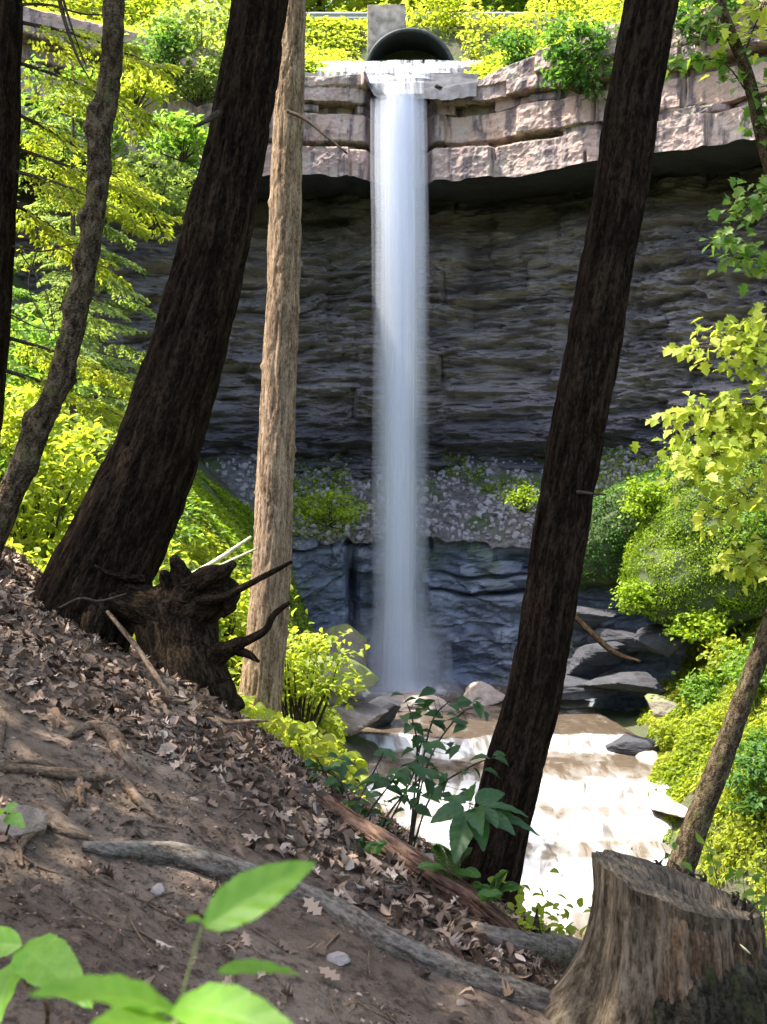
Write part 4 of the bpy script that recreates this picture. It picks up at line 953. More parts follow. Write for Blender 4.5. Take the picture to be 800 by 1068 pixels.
for k, (px, py, w, h, mk, lab) in enumerate([(700, 690, .5, .5, 'leaf_gold', 'golden tuft on the nose of the right bank above the pool'), (745, 655, .6, .6, 'leaf_lime', 'lime green bush half way up the right bank'), (780, 640, .7, .7, 'leaf_gold', 'golden bush under the maple boughs at the right edge'),
        (735, 735, .5, .45, 'leaf_lime', 'lime green bush left of the slim bare trunk'), (790, 720, .8, .7, 'leaf_lime', 'green bush behind the slim bare trunk at the right edge'), (700, 775, .35, .3, 'leaf_gold', 'low golden tuft above the tan shore slab'), (760, 700, .5, .5, 'leaf_gold', 'golden bush in the middle of the right bank')]):
    r_ = ray(px, py); r_ = r_ / r_[1]; dd = np.arange(17, 36, .05); g_ = r_ * dd[int(np.argmax(r_[2] * dd < terrain(r_[0] * dd, dd)))]
    BANK_BUSH = globals().setdefault('BANK_BUSH', []); BANK_BUSH.append((lab, g_ + np.array([0, 0, h * .6]), (w, w, h), mk, 720 + k, g_ - np.array([0, 0, .1])))
for (lab, c_, rad_, mk, sd__, b_) in BANK_BUSH: bush(lab, c_, rad_, 34, 44, .13, mk, sd__, T_OVATE, base=b_, cr=.3, up_=.45)
cover('right_bank_shrubbery', 'green leafy shrubs at the right edge of the photo below the yellow grass', (4.2, 9), (11, 17.5), 12000, 'leaf_lime', .12, 509, .8, lambda x, y: (x > .29 * y + .6), T=T_OVATE)
# moss and small plants on the debris shelf and the ledge front
def shelf_cover():
    rng = np.random.default_rng(520); N = 26000
    u = rng.uniform(U0 - 10, U0 + 12, N); t = rng.random(N)
    k = noise3(u * .55, t * 2.2, 0, 521) + .4 * noise3(u * 2, t * 8, 0, 522) > np.where(u < U0 - 1.2, -.25, np.where(u > U0 + 4.3, -.7, np.where(t > .84, -.25, .38))); u, t = u[k], t[k]; N = len(u)
    off = .45 + t * 4.2; z = -2.75 + 3.25 * t ** .9 + .3 * fbm(u * .5, t * 3, 0, 3, 43) + .17 * fbm(u * 3.1, t * 13, 0, 3, 44)
    C = cliff_xyz(u, off, z + .25 * rng.random(N)); A = Acc(); leaves_at(A, C, .13, rng, .55, tint=np.clip(.45 + .4 * noise3(u * 1.5, t * 6, 0, 5) + rng.normal(size=N) * .2, 0, 1))
    tag(A.build('shelf_plants', M['leaf_moss']), 'green plants scattered over the grey debris shelf behind the fall', 'plants', kind='stuff')
    # loose stones of the shelf
    A = Acc(); N = 3200; u = rng.uniform(U0 - 8, U0 + 10, N); t = rng.random(N)
    off = .45 + t * 4.2; z = -2.75 + 3.25 * t ** .9 + .3 * fbm(u * .5, t * 3, 0, 3, 43) + .17 * fbm(u * 3.1, t * 13, 0, 3, 44); C = cliff_xyz(u, off, z + .03)
    for k in range(N):
        V, f = rock_mesh(C[k], rng.uniform(.03, .115) * rng.uniform(.6, 1.3, 3), 900 + k % 97, 5, .9); A.add(V, f)
    tag(A.build('scree', M['stone_lavender'], smooth=False), 'loose grey stones on the debris shelf behind the fall', 'stones', kind='stuff')
shelf_cover()
bush('bright green clump hanging from the shelf edge between the waterfall and the slim dark trunk', P(548, 520, 33.2), (.45, .4, .42), 20, 40, .10, 'leaf_moss', 411)
bush('leafy clump on the ledge top just left of the waterfall', P(345, 528, 33.2), (.95, .5, .6), 30, 40, .12, 'leaf_moss', 412)

# trees of the left bank and the right bank with leaves one can see
MB = [(-6.8, 21.5, 2.6, 'leaf_gold', 'golden maple sapling on the left bank between the hemlock and the crooked trunk'), (-8.6, 22.5, 4.2, 'leaf_gold', 'taller golden maple near the left edge of the photo'), (-4.9, 20.8, 1.9, 'leaf_lime', 'green sapling on the left bank close behind the thick leaning trunk'),
      (-6.6, 17.6, 2.3, 'leaf_gold', 'golden sapling low at the left edge behind the crooked trunk'), (-3.6, 17.5, 1.2, 'leaf_gold', 'small golden sapling seen below the thick leaning trunk'), (-9.5, 26.0, 5.0, 'leaf_lime', 'green tree below the left cap rock')]
for k, (x, y, H, mk, lab) in enumerate(MB):
    b0 = Tb(x, y); broadleaf('sapling', lab, b0, H, b0 + np.array([.1, -.1, H * .68]), (1.3, 1.2, H * .42), 60, 44, .15, mk, 530 + k, .05, T_LOBED if y < 23 else T_SIMPLE, group='saplings on the left bank', cr=.5, cat='sapling')

# maple whose boughs reach in from the right edge
def right_maple():
    d = 10.0; path = [(1010, 1375, d, 46), (980, 1080, d, 36), (935, 760, d, 30), (900, 560, d, 26), (860, 360, d, 22), (822, 230, d, 17), (797, 150, d, 14), (780, 80, d, 12), (752, 5, d, 10), (735, -80, d, 8)]
    pts = [(*P(px, py, dd), w / F * dd / 2) for px, py, dd, w in path]
    b = thing('maple', 'young maple with drooping lit leaves reaching in from the right edge', 'tree', pts[0][:3])
    V, fs, bk = tube(pts, 160, 20, bark_furrow(.003, 26, .3, 4)); mesh_obj('trunk', V, fs, M['bark_grey'], b, attrs={'bark': bk})
    rng = np.random.default_rng(560)
    br = [([(797, 150, d), (805, 120, d), (808, 80, d), (815, 30, d)], 'leaf_lime', 26, .20), ([(775, 60, d), (790, 20, d - .2), (800, 0, d - .3)], 'leaf_pale', 22, .25), ([(788, 110, d), (760, 70, d), (738, 62, d), (700, 68, d)], 'leaf_lime', 14, .10),
          ([(765, 40, d), (735, 22, d), (712, 15, d)], 'leaf_lime', 12, .12), ([(840, 240, d), (800, 195, 9.8), (770, 225, 9.7), (760, 255, 9.7)], 'leaf_lime', 30, .16), ([(850, 300, d), (800, 275, 9.8), (765, 268, 9.7)], 'leaf_lime', 24, .14),
          ([(870, 400, d), (810, 345, 9.6), (770, 345, 9.5), (728, 362, 9.4)], 'leaf_pale', 52, .20), ([(880, 430, d), (820, 372, 9.6), (780, 380, 9.4)], 'leaf_pale', 40, .2),
          ([(885, 480, d), (810, 425, 9.5), (750, 428, 9.3), (695, 440, 9.2)], 'leaf_pale', 60, .2), ([(890, 520, d), (820, 455, 9.4), (765, 470, 9.2), (715, 478, 9.1)], 'leaf_pale', 64, .2), ([(895, 560, d), (830, 500, 9.5), (780, 520, 9.3), (745, 540, 9.2)], 'leaf_pale', 40, .2),
          ([(905, 600, d), (835, 560, 9.5), (790, 585, 9.3), (760, 590, 9.2)], 'leaf_pale', 34, .15), ([(885, 470, d), (830, 440, 9.7), (790, 445, 9.6), (760, 452, 9.6)], 'leaf_pale', 46, .2)]
    for k, (pp, mk, n, wd) in enumerate(br):
        n = int(n * 4.0)
        q = [(*P(px, py, dd), .008 * (1 - .8 * i / (len(pp) - 1))) for i, (px, py, dd) in enumerate(pp)]
        A = Acc(); add_tube(A, q, 18, 6); s = spline(q, 60)[:, :3]; j = rng.integers(8, 60, n); C = s[j] + rng.normal(size=(n, 3)) * np.array([wd * .6, wd * .8, wd * .40])
        for i in range(n): add_tube(A, [(*s[j[i]], .002), (*C[i], .0012)], 4, 4)
        bo = A.build('branch', M['twig'], b)
        A = Acc(); ax = rand_dirs(rng, n) * .55 + np.array([-.35, -.35, -.45]); nr = np.array([-.1, -.45, .85]) + rng.normal(size=(n, 3)) * .35
        L = rng.uniform(.065, .125, n); v, f, t = leaf_cloud(C, ax, nr, L, L * .95, T_LOBED, rng.random(n)); A.add(v, f, tint=t)
        A.build('leaves', M[mk], bo)
right_maple()
b0 = Tb(-4.2, 1.6); broadleaf('added_shade_tree', 'unseen broad leafy tree added left of the path to shade it', b0, 8.2, np.array([-4.6, 3.8, 7.4]), (3.8, 3.2, 2.2), 150, 90, .15, 'leaf_lime', 590, .22, up_=.75, lean=(.8, 1.6), bark='bark_dark')  # unseen tree, put in so that its crown shades the path
for k, (px, d, H, w, mk, lab) in enumerate([(35, 12.5, 2.0, .95, 'leaf_gold', 'sunlit golden shrub behind the crest at the left edge of the photo'), (125, 13.0, 1.2, .8, 'leaf_gold', 'low golden shrub behind the foot of the thick leaning trunk'), (-40, 13.5, 3.0, 1.3, 'leaf_lime', 'tall lime green shrub cut by the left edge of the photo'), (200, 12.0, 1.15, .6, 'leaf_gold', 'golden shrub glowing through the gaps of the black root stump'), (80, 16.0, 2.6, 1.1, 'leaf_gold', 'golden shrub between the crooked trunk and the thick leaning trunk')]):
    b0 = Tb((px - CX) / F * d, d); bush(lab, b0 + np.array([0, 0, H * .55]), (w, w, H * .5), 60, 46, .11, mk, 700 + k, T_OVATE, name='shrub', base=b0, cr=.35)
# small feathery sapling in front of the slim trunk, above the stump
def stump_sapling():
    base = np.array([2.05, 6.1, float(terrain(2.05, 6.1)) - .02])
    b = thing('sapling', 'small sapling with pale feathery leaves rising behind the right end of the cut stump', 'sapling', base)
    rng = np.random.default_rng(570); A = Acc(); Lf = Acc()
    for (px, py) in [(640, 905), (690, 880), (740, 885), (775, 915), (720, 925), (800, 880), (660, 895), (790, 935)]:
        tip = P(px, py, 6.2 + rng.normal() * .2); mid = (base + tip) / 2 + np.array([0, 0, .12])
        add_tube(A, [(*base, .006), (*mid, .004), (*tip, .0015)], 12, 5); s = spline([base, mid, tip], 40)
        n = 26; j = rng.integers(18, 40, n); C = s[j] + rng.normal(size=(n, 3)) * .05
        v, f, t = leaf_cloud(C, rand_dirs(rng, n) + np.array([-.4, 0, -.1]), np.array([0, -.3, 1.0]) + rng.normal(size=(n, 3)) * .3, rng.uniform(.05, .10, n), rng.uniform(.03, .045, n), T_OVATE, rng.random(n)); Lf.add(v, f, tint=t)
    A.build('stem', M['twig'], b); Lf.build('foliage', M['leaf_lime'], b)
stump_sapling()

# ------------------------------------------------------------------ foreground: stump
def build_stump():
    c = np.array([.955, 3.7]); zg = float(terrain(c[0], c[1])) - .12; zt = float(P(712, 924, 3.7)[2])
    b = thing('stump', 'weathered cut tree stump with bare grey wood, dark bark and flaring roots', 'stump', (c[0], c[1], zg))
    nth, nh = 260, 120
    th = np.linspace(0, 2 * np.pi, nth, endpoint=False)[None, :] * np.ones((nh, 1)); h = np.linspace(0, 1, nh)[:, None] * np.ones((1, nth))
    def ang(a, c0, w): return np.exp(-(np.angle(np.exp(1j * (a - math.radians(c0)))) / math.radians(w)) ** 2)
    def radius(th, h, detail=True):
        A = .05 + .52 * ang(th, 176, 24) + .34 * ang(th, 222, 15) + .10 * ang(th, 262, 15) + .12 * ang(th, 310, 18) + .2 * ang(th, 120, 20) + .15 * ang(th, 20, 25)
        r = .262 + A * (1 - h) ** 2.3 + .018 * np.sin(3 * th + 1) + .014 * ang(th, 222, 12) - .02 * ang(th, 245, 10) - .018 * ang(th, 198, 9)
        if detail:
            s = h * .7; cx_, sx_ = np.cos(th) * .27, np.sin(th) * .27
            r = r + .016 * fbm(cx_ * 9, sx_ * 9, s * 1.6, 4, 5) + .007 * noise3(cx_ * 50, sx_ * 50, s * 4, 6) + .004 * noise3(cx_ * 95, sx_ * 95, s * 9, 8)
        return r
    def ztop(x, y): return zt - .31 * (x - c[0]) - .07 * (y - c[1])
    def place(r, th, h):
        x = c[0] + r * np.cos(th) + .03 * (1 - h); y = c[1] + r * np.sin(th)
        zt_ = ztop(x, y) + .004 * noise3(np.cos(th) * 5, np.sin(th) * 5, 0, 3)
        lean = .10 * (1 - h) * np.maximum(0, np.cos(th)) * 0
        return np.stack([x - lean, y, zg + (zt_ - zg) * h], -1)
    r = radius(th, h); V = place(r, th, h).reshape(-1, 3)
    bk = np.stack([np.cos(th) * .27, np.sin(th) * .27, h * .7], -1).reshape(-1, 3)
    mesh_obj('bare_wood', V, grid_faces(nh, nth, True), M['wood_grey'], b, attrs={'bark': bk})
    # cut face with a rotten hollow
    nr = 46; rt = r[-1]; f = np.linspace(1, 0, nr)[:, None]; tt = th[:1]
    x = c[0] + rt[None] * f * np.cos(tt); y = c[1] + rt[None] * f * np.sin(tt)
    hol = np.exp(-(((x - c[0] - .10) / .13) ** 2 + ((y - c[1] - .05) / .085) ** 2) ** 1.5)
    z = ztop(x, y) + .004 * noise3(np.cos(tt) * 5, np.sin(tt) * 5, 0, 3) * f + .008 * fbm(x * 14, y * 40, 0, 4, 9) * (1 - f ** 8) - .11 * hol * (1 + .5 * fbm(x * 25, y * 25, 0, 3, 7)) + .0005
    mesh_obj('cut_face', np.stack([x, y, z], -1).reshape(-1, 3), grid_faces(nr, nth, True), M['wood_cut'], b, attrs={'bark': np.stack([x * 2.5, y * .4, z * .3], -1).reshape(-1, 3)})
    # orange exposed wood and thick bark on the side that faces the path
    def shell(name, mk, a0, a1, hi, thick, seed, amp, fr, st):
        n1, n2 = 150, 90
        a = np.radians(np.linspace(a0, a1, n1))[None, :] * np.ones((n2, 1)); edge = hi(np.degrees(a[0])) + .05 * fbm(a[0] * 9, 0, 0, 4, seed)
        hh = np.linspace(0, 1, n2)[:, None] * np.maximum(edge, .02)[None]
        fade = np.minimum(1, np.minimum(np.linspace(0, 1, n1), np.linspace(1, 0, n1)) * 10)[None] * np.minimum(1, np.linspace(1, 0, n2) * 14)[:, None]
        rr = radius(a, hh) - .012 + (thick + .012) * fade ** .6
        q = 1 - np.abs(noise3(np.cos(a) * fr * .27, np.sin(a) * fr * .27, hh * .7 * fr * st, seed)); q2 = fbm(np.cos(a) * 8, np.sin(a) * 8, hh * 6, 4, seed + 2)
        rr = rr + (-amp * q ** 3 + amp * .7 * q2) * fade
        mesh_obj(name, place(rr, a, hh).reshape(-1, 3), grid_faces(n2, n1), M[mk], b, attrs={'bark': np.stack([np.cos(a) * .27, np.sin(a) * .27, hh * .7], -1).reshape(-1, 3)})
    shell('exposed_wood', 'wood_orange', 238, 392, lambda d: np.interp(d, [238, 256, 392], [.62, .965, .97]), .012, 15, .016, 50, .10)
    shell('bark', 'stump_bark', 228, 400, lambda d: np.interp(d, [228, 234, 245, 262, 274, 285, 300, 330, 400], [.15, .45, .62, .70, .82, .74, .83, .80, .9]), .034, 25, .020, 34, .35)
    # splinters sticking up from the cut and a pale chip in the bark
    rng = np.random.default_rng(5); A = Acc()
    for k in range(16):
        a = math.radians(rng.uniform(20, 100)) if k < 11 else math.radians(rng.uniform(330, 380)); p = np.array([c[0] + .245 * math.cos(a), c[1] + .245 * math.sin(a)]); z0 = ztop(p[0], p[1]) - .02
        A = Acc(); add_tube(A, [(*p, z0, .010), (p[0] + rng.normal() * .01, p[1], z0 + .03, .006), (p[0] + rng.normal() * .015, p[1], z0 + rng.uniform(.035, .06), .001)], 6, 5); A.build('splinter', M['stump_bark'], b)
    A = Acc(); p = P(772, 985, 3.36); add_tube(A, [(*p, .001), (*(p + np.array([.014, 0, -.014])), .004), (*(p + np.array([.032, 0, -.03])), .001)], 8, 5); A.build('pale_chip', M['stick_pale'], b)
build_stump()

# ------------------------------------------------------------------ foreground: roots, log, root wad
def ground_tube(pix, n=60, seg=14, sink=.35, disp=None, dmin=1.2):
    pts = []
    for px, py, w in pix:
        g = G(px, py, dmin); r = w / F * g[1] / 2; g[2] += r * (1 - 2 * sink); pts.append((*g, r))
    return tube(pts, n, seg, disp)
def ground_thing(name, label, cat, main, branches, mk, branch_name='side_root', amp=.004):
    g = G(main[0][0], main[0][1]); b = thing(name, label, cat, g)
    V, fs, bk = ground_tube(main, 110, 18, .3, bark_furrow(amp, 30, .15, 7)); mesh_obj('main_root' if 'root' in name else 'stem', V, fs, M[mk], b, attrs={'bark': bk})
    for br in branches:
        V, fs, bk = ground_tube(br, 40, 10, .3, bark_furrow(amp * .7, 30, .15, 9)); mesh_obj(branch_name, V, fs, M[mk], b, attrs={'bark': bk})
    return b
ground_thing('tree_root', 'thick smooth grey root crossing the path down towards the stump', 'root', [(86, 886, 12), (120, 893, 22), (180, 900, 29), (235, 914, 28), (290, 928, 25), (345, 950, 24), (400, 985, 27), (455, 1012, 27), (520, 1035, 27), (575, 1052, 25), (625, 1075, 22)],
             [[(330, 938, 9), (380, 930, 6), (420, 925, 3)]], 'root_grey')
ground_thing('tree_root', 'pale forked root lying across the upper path at the left edge', 'root', [(-30, 800, 9), (30, 806, 11), (82, 812, 13), (122, 817, 12), (145, 838, 11), (168, 858, 6)], [[(82, 814, 9), (84, 826, 9), (86, 842, 7)], [(0, 798, 6), (40, 797, 5), (75, 806, 3)]], 'root_brown')
ground_thing('tree_root', 'thin twisting root beside the half buried stone at the left edge', 'root', [(22, 905, 5), (20, 890, 8), (32, 872, 9), (48, 866, 8), (80, 874, 7), (100, 880, 3)], [[(20, 890, 7), (8, 876, 6), (-8, 866, 4)]], 'root_brown')
ground_thing('tree_root', 'curved broken root on the crest just left of the stump', 'root', [(440, 985, 5), (480, 968, 7), (497, 985, 8), (500, 1010, 9), (520, 1030, 6)], [], 'root_brown')
ground_thing('tree_root', 'dark knobbly root rising out of the leaf litter under the thick leaning trunk', 'root', [(70, 770, 7), (95, 762, 14), (118, 772, 18), (128, 790, 14), (150, 812, 6)], [], 'root_brown', amp=.008)
def stump_root(label, pix):
    ground_thing('tree_root', label, 'root', pix, [], 'root_grey', amp=.007)
stump_root('broad weathered root flaring left from the stump along the crest', [(640, 1040, 40), (600, 1010, 44), (560, 1000, 36), (520, 985, 24), (480, 966, 12)])
def fallen_log():
    pix = [(338, 838, 18), (372, 862, 24), (412, 898, 27), (455, 932, 28), (500, 962, 26), (545, 988, 18)]
    pts = []
    for px, py, w in pix:
        g = P(px, py, np.interp(px, [338, 545], [4.85, 4.2])); r = w / F * g[1] / 2; g[2] = max(g[2], float(terrain(g[0], g[1])) + r * .45); pts.append((*g, r))
    b = thing('fallen_log', 'red-brown stringy fallen log along the crest in front of the stream', 'log', np.array(pts[2][:3]))
    V, fs, bk = tube(pts, 150, 60, bark_furrow(.016, 44, .035, 12)); mesh_obj('log_wood', V, fs, M['log_red'], b, attrs={'bark': bk})
    A = Acc(); rng = np.random.default_rng(13)
    for k in range(14):
        f = rng.uniform(.1, .85); q = spline(pts, 100); i = int(f * 99); p = q[i, :3]; j = min(99, i + rng.integers(8, 18)); e = q[j, :3]
        off = rng.normal(size=3) * .5 * q[i, 3] + np.array([0, -.03, q[i, 3] * .85]); A = Acc(); add_tube(A, [(*(p + off), .003), (*((p + e) / 2 + off * 1.15), .005), (*(e + off * 1.1), .002)], 10, 5); A.build('bark_strip', M['log_red'], b)
fallen_log()
def root_wad():
    D = 6.2; base = G(205, 722, 4)
    b = thing('root_wad', 'black torn root stump with spiky broken roots on the crest, between the two left trunks', 'root', base)
    A = Acc()
    def chain(px, n=40, seg=22, amp=.016, sd_=3): add_tube(A, [(*P(x, y, d), w / F * d / 2) for x, y, d, w in px], n, seg, bark_furrow(amp, 22, .3, sd_))
    chain([(205, 745, 6.1, 100), (200, 712, 6.1, 84), (194, 680, 6.15, 74), (190, 650, 6.2, 74), (186, 628, 6.25, 66), (184, 612, 6.3, 40)], sd_=3)
    chain([(190, 640, 6.2, 60), (165, 636, 6.25, 50), (140, 628, 6.3, 40), (118, 612, 6.35, 34), (100, 598, 6.4, 22)], sd_=5)
    chain([(188, 630, 6.2, 44), (190, 610, 6.15, 28), (186, 594, 6.1, 18), (181, 582, 6.05, 10)], 30, 14, .010, 6)
    chain([(190, 634, 6.2, 54), (210, 612, 6.1, 40), (228, 600, 6.0, 24), (244, 588, 5.95, 8)], 30, 16, .010, 7)
    chain([(195, 640, 6.2, 56), (220, 624, 6.1, 42), (236, 616, 6.05, 30), (240, 630, 6.0, 16), (232, 644, 6.0, 5)], 34, 16, .012, 8)
    chain([(200, 700, 6.1, 54), (222, 686, 6.05, 28), (240, 676, 6.0, 18), (256, 668, 5.95, 9)], 26, 14, .010, 9)
    chain([(150, 630, 6.3, 40), (152, 650, 6.25, 26), (156, 668, 6.2, 26), (166, 690, 6.15, 34), (176, 720, 6.1, 50)], 30, 16, .012, 10)
    chain([(120, 612, 6.35, 36), (104, 630, 6.3, 30), (96, 655, 6.2, 24), (92, 680, 6.1, 14)], 26, 14, .010, 11)
    chain([(190, 618, 6.2, 30), (176, 606, 6.15, 20), (170, 596, 6.1, 6)], 20, 12, .008, 12)
    A.build('root_mass', M['root_black'], b)
    for pts, mk in (([(205, 626, 6.05, 12), (230, 624, 5.9, 9), (262, 608, 5.8, 7), (304, 586, 5.7, 4)], 'root_black'), ([(222, 688, 6.05, 16), (250, 672, 5.95, 11), (276, 658, 5.9, 8), (285, 642, 5.85, 7), (302, 628, 5.8, 4)], 'root_black'),
                    ([(240, 676, 6, 12), (258, 682, 5.95, 9), (270, 690, 5.9, 3)], 'root_black'), ([(208, 702, 6.1, 8), (222, 710, 6.0, 6), (240, 708, 5.95, 2)], 'root_black'), ([(150, 604, 6.3, 10), (120, 600, 6.2, 7), (98, 590, 6.15, 3)], 'root_black')):
        A = Acc(); add_tube(A, [(*P(x, y, d), w / F * d / 2) for x, y, d, w in pts], 40, 8, bark_furrow(.002, 30, .2, 4)); A.build('broken_root', M[mk], b)
    rng = np.random.default_rng(77)
    for k in range(16):
        a = rng.uniform(0, 2 * math.pi); px, py = rng.uniform(150, 236), rng.uniform(596, 690); l = rng.uniform(14, 38); ux, uy = math.cos(a), -abs(math.sin(a)) * .8 + .25; d0 = rng.uniform(5.9, 6.1)
        A = Acc(); add_tube(A, [(*P(px, py, d0 + .12), .006), (*P(px + ux * l * .5 + rng.normal() * 3, py + uy * l * .5, d0), .0038), (*P(px + ux * l, py + uy * l + rng.normal() * 5, d0 - .06), .001)], 12, 5); A.build('rootlet', M['root_black'], b)
root_wad()
def stick(label, pix, mk='root_brown', name='stick'):
    A = Acc(); pts = [(*P(x, y, d), w / F * d / 2) for x, y, d, w in pix]; add_tube(A, pts, 40, 7, bark_furrow(.0015, 30, .2, 4))
    tag(A.build(name, M[mk], loc=pts[0][:3]), label, 'stick')
stick('pale straight stick leaning against the black root stump', [(112, 638, 5.9, 4), (140, 672, 5.7, 6), (162, 704, 5.55, 6), (180, 728, 5.45, 5)])
stick('bent grey twig lying across the litter below the black root stump', [(62, 634, 6.15, 2), (84, 624, 6.1, 3), (104, 627, 6.1, 3), (132, 619, 6.05, 1.5)], 'twig')
stick('thin brown stick along the crest at the foot of the pale trunk', [(205, 735, 5.6, 4), (232, 752, 5.5, 6), (265, 752, 5.5, 4), (280, 752, 5.5, 2)])
stick('pale yellow dead branch above the black root stump', [(190, 604, 9, 4), (225, 585, 9.2, 5), (262, 560, 9.4, 3)], 'stick_pale')
stick('second pale yellow twig forking just under the dead branch', [(205, 602, 9, 3), (240, 585, 9.2, 3), (268, 572, 9.4, 2)], 'stick_pale')
stick('thin dark twig sticking out of the thick leaning trunk', [(228, 118, 6.3, 7), (215, 126, 6.1, 5), (203, 132, 6.0, 3)], 'twig', 'twig')
stick('short dark twig sticking out of the slim dark trunk at mid height', [(600, 513, 5.9, 5), (612, 514, 5.8, 3), (632, 516, 5.7, 2)], 'twig', 'twig')
stick('long fine twig hanging in front of the cap rock left of the fall', [(300, 116, 9.7, 4), (318, 124, 9.6, 4), (340, 142, 9.5, 3), (362, 160, 9.4, 2)], 'twig', 'twig')
stick('dark dead branch leaning on the tumbled blocks right of the slim trunk', [(594, 636, 28.5, 5), (612, 655, 28, 6), (640, 680, 27.5, 6), (668, 690, 27, 3)], 'root_black', 'branch')

# litter, twigs, pebbles
def litter():
    rng = np.random.default_rng(600); N = 76000
    X = rng.uniform(-5, 2.6, N); Y = rng.uniform(1.8, 10.5, N); s = crest_s(X, Y) + .35 * noise3(X * 1.2, Y * 1.2, 0, 601)
    patch = noise3(X * 2.2, Y * 2.2, 0, 602)
    band = sstep(-1.0, -.6, s + .35 * np.clip(-.75 - X, 0, 1.3)) * (1 - .3 * sstep(.5, 2, s))
    p = .035 + .95 * band * (.55 + .45 * patch) + .05 * (patch > .3)
    k = rng.random(N) < p; X, Y = X[k], Y[k]; N = len(X)
    L = rng.uniform(.03, .09, N) * np.where(crest_s(X, Y) > -1.3, 1, .75); Z = terrain(X, Y) + rng.uniform(.004, .03, N)
    e = .02; gx = (terrain(X + e, Y) - terrain(X - e, Y)) / (2 * e); gy = (terrain(X, Y + e) - terrain(X, Y - e)) / (2 * e)
    nr = nrm(np.stack([-gx, -gy, np.ones(N)], 1)) + rng.normal(size=(N, 3)) * .38
    ax = rng.normal(size=(N, 3)); ax = nrm(ax - nr * np.sum(ax * nr, 1, keepdims=True) / np.sum(nr * nr, 1, keepdims=True))
    C = np.stack([X, Y, Z], 1) - ax * L[:, None] * .5
    A = Acc(); h = N // 2
    tn = np.clip(rng.beta(1.2, 1.5, N), 0, 1)
    for sl, T, asp in ((slice(0, h), T_OAK, .75), (slice(h, N), T_OVATE, .55)):
        v, f, t = leaf_cloud(C[sl], ax[sl], nr[sl], L[sl], L[sl] * asp, T, tn[sl], curl=rng.uniform(-1.6, 2.6, len(C[sl]))); A.add(v, f, tint=t)
    N = 60000; X = rng.uniform(-3.6, 1.8, N); Y = rng.uniform(1.9, 7.5, N); k = (noise3(X * 3, Y * 3, 0, 605) + .6 * noise3(X * 9, Y * 9, 0, 606) > -.1); X, Y = X[k], Y[k]; N = len(X)
    L = rng.uniform(.006, .024, N); nr = np.array([.35, 0, 1.0]) + rng.normal(size=(N, 3)) * .5
    v, f, t = leaf_cloud(np.stack([X, Y, terrain(X, Y) + rng.uniform(.001, .007, N)], 1), rand_dirs(rng, N) * np.array([1, 1, .3]), nr, L, L * rng.uniform(.25, .8, N), T_SIMPLE, np.clip(rng.beta(1.2, 2.4, N), 0, 1)); A.add(v, f, tint=t)
    tag(A.build('leaf_litter', M['litter'], smooth=False), 'dry brown and pale dead leaves strewn over the crest and path', 'fallen leaves', kind='stuff')
    A = Acc(); N = 420; X = rng.uniform(-3.2, 1.6, N); Y = rng.uniform(2.0, 7.5, N)
    for k in range(N):
        a = rng.uniform(0, 6.28); l = rng.uniform(.05, .28); q = []
        for f in (-.5, 0, .5):
            x = X[k] + math.cos(a) * l * f + rng.normal() * .01; y = Y[k] + math.sin(a) * l * f + rng.normal() * .01; q.append((x, y, float(terrain(x, y)) + .006, rng.uniform(.0015, .004)))
        add_tube(A, q, 6, 5)
    tag(A.build('fallen_twigs', M['root_brown']), 'small broken twigs scattered over the path soil', 'twigs', kind='stuff')
    A = Acc(); N = 420; X = rng.uniform(-2.6, 1.4, N); Y = rng.uniform(2.0, 6.0, N)
    for k in range(N):
        sz = rng.uniform(.003, .009) * (2.0 if rng.random() < .05 else 1); V, f = rock_mesh((X[k], Y[k], float(terrain(X[k], Y[k])) + sz * .2), (sz, sz * .9, sz * .6), 700 + k % 61, 6, .8); A.add(V, f)
    tag(A.build('pebbles', M['stone_brown'], smooth=False), 'small pebbles and soil crumbs on the path', 'pebbles', kind='stuff')
litter()
g = G(24, 872); rock('stone', 'flat pale stone half buried at the left edge of the path', g + np.array([-.07, .04, -.005]), (.12, .09, .06), 41, 'stone_brown', 'stone', 30)
g = G(164, 934); rock('stone', 'small pale stone below the thick grey root', g + np.array([0, 0, .01]), (.022, .02, .018), 43, 'stone_pink', 'stone', 16)
g = G(352, 1002); rock('stone', 'flat brown chip of stone below the bend of the grey root', g + np.array([0, 0, .005]), (.035, .03, .015), 44, 'stone_pink', 'stone', 16)

# ------------------------------------------------------------------ foreground plants
def big_leaf(base, tip, width, normal, mk, name, parent, droop=.12, fold=.16, ser=14):
    base, tip = np.array(base, float), np.array(tip, float); L = np.linalg.norm(tip - base); ax = (tip - base) / L
    sd_ = np.cross(normal, ax); sd_ /= np.linalg.norm(sd_); nn = np.cross(ax, sd_)
    nu, nv = 57, 13; u = np.linspace(0, 1, nu)[:, None]; v = np.linspace(-1, 1, nv)[None, :]
    hw = width / 2 * np.sin(np.pi * u ** .78) ** .75 * (1 - .25 * u) * (1 + .05 * np.abs((u * ser) % 1 - .5) * 2 * np.abs(v) ** 4)
    w = -droop * L * (u - .35) ** 2 * 2 + np.abs(v) * hw * fold * 2 + .015 * L * np.sin(u * 30 - np.abs(v) * 5) * np.abs(v) * .6
    V = base + ax * (u[..., None] * L) * np.ones((1, nv, 1)) + sd_ * (v * hw)[..., None] + nn * (w + 0 * v)[..., None]
    mesh_obj(name, V.reshape(-1, 3), grid_faces(nu, nv), M[mk], parent, attrs={'luv': np.stack([u + 0 * v, v + 0 * u, 0 * u + 0 * v], -1).reshape(-1, 3)})
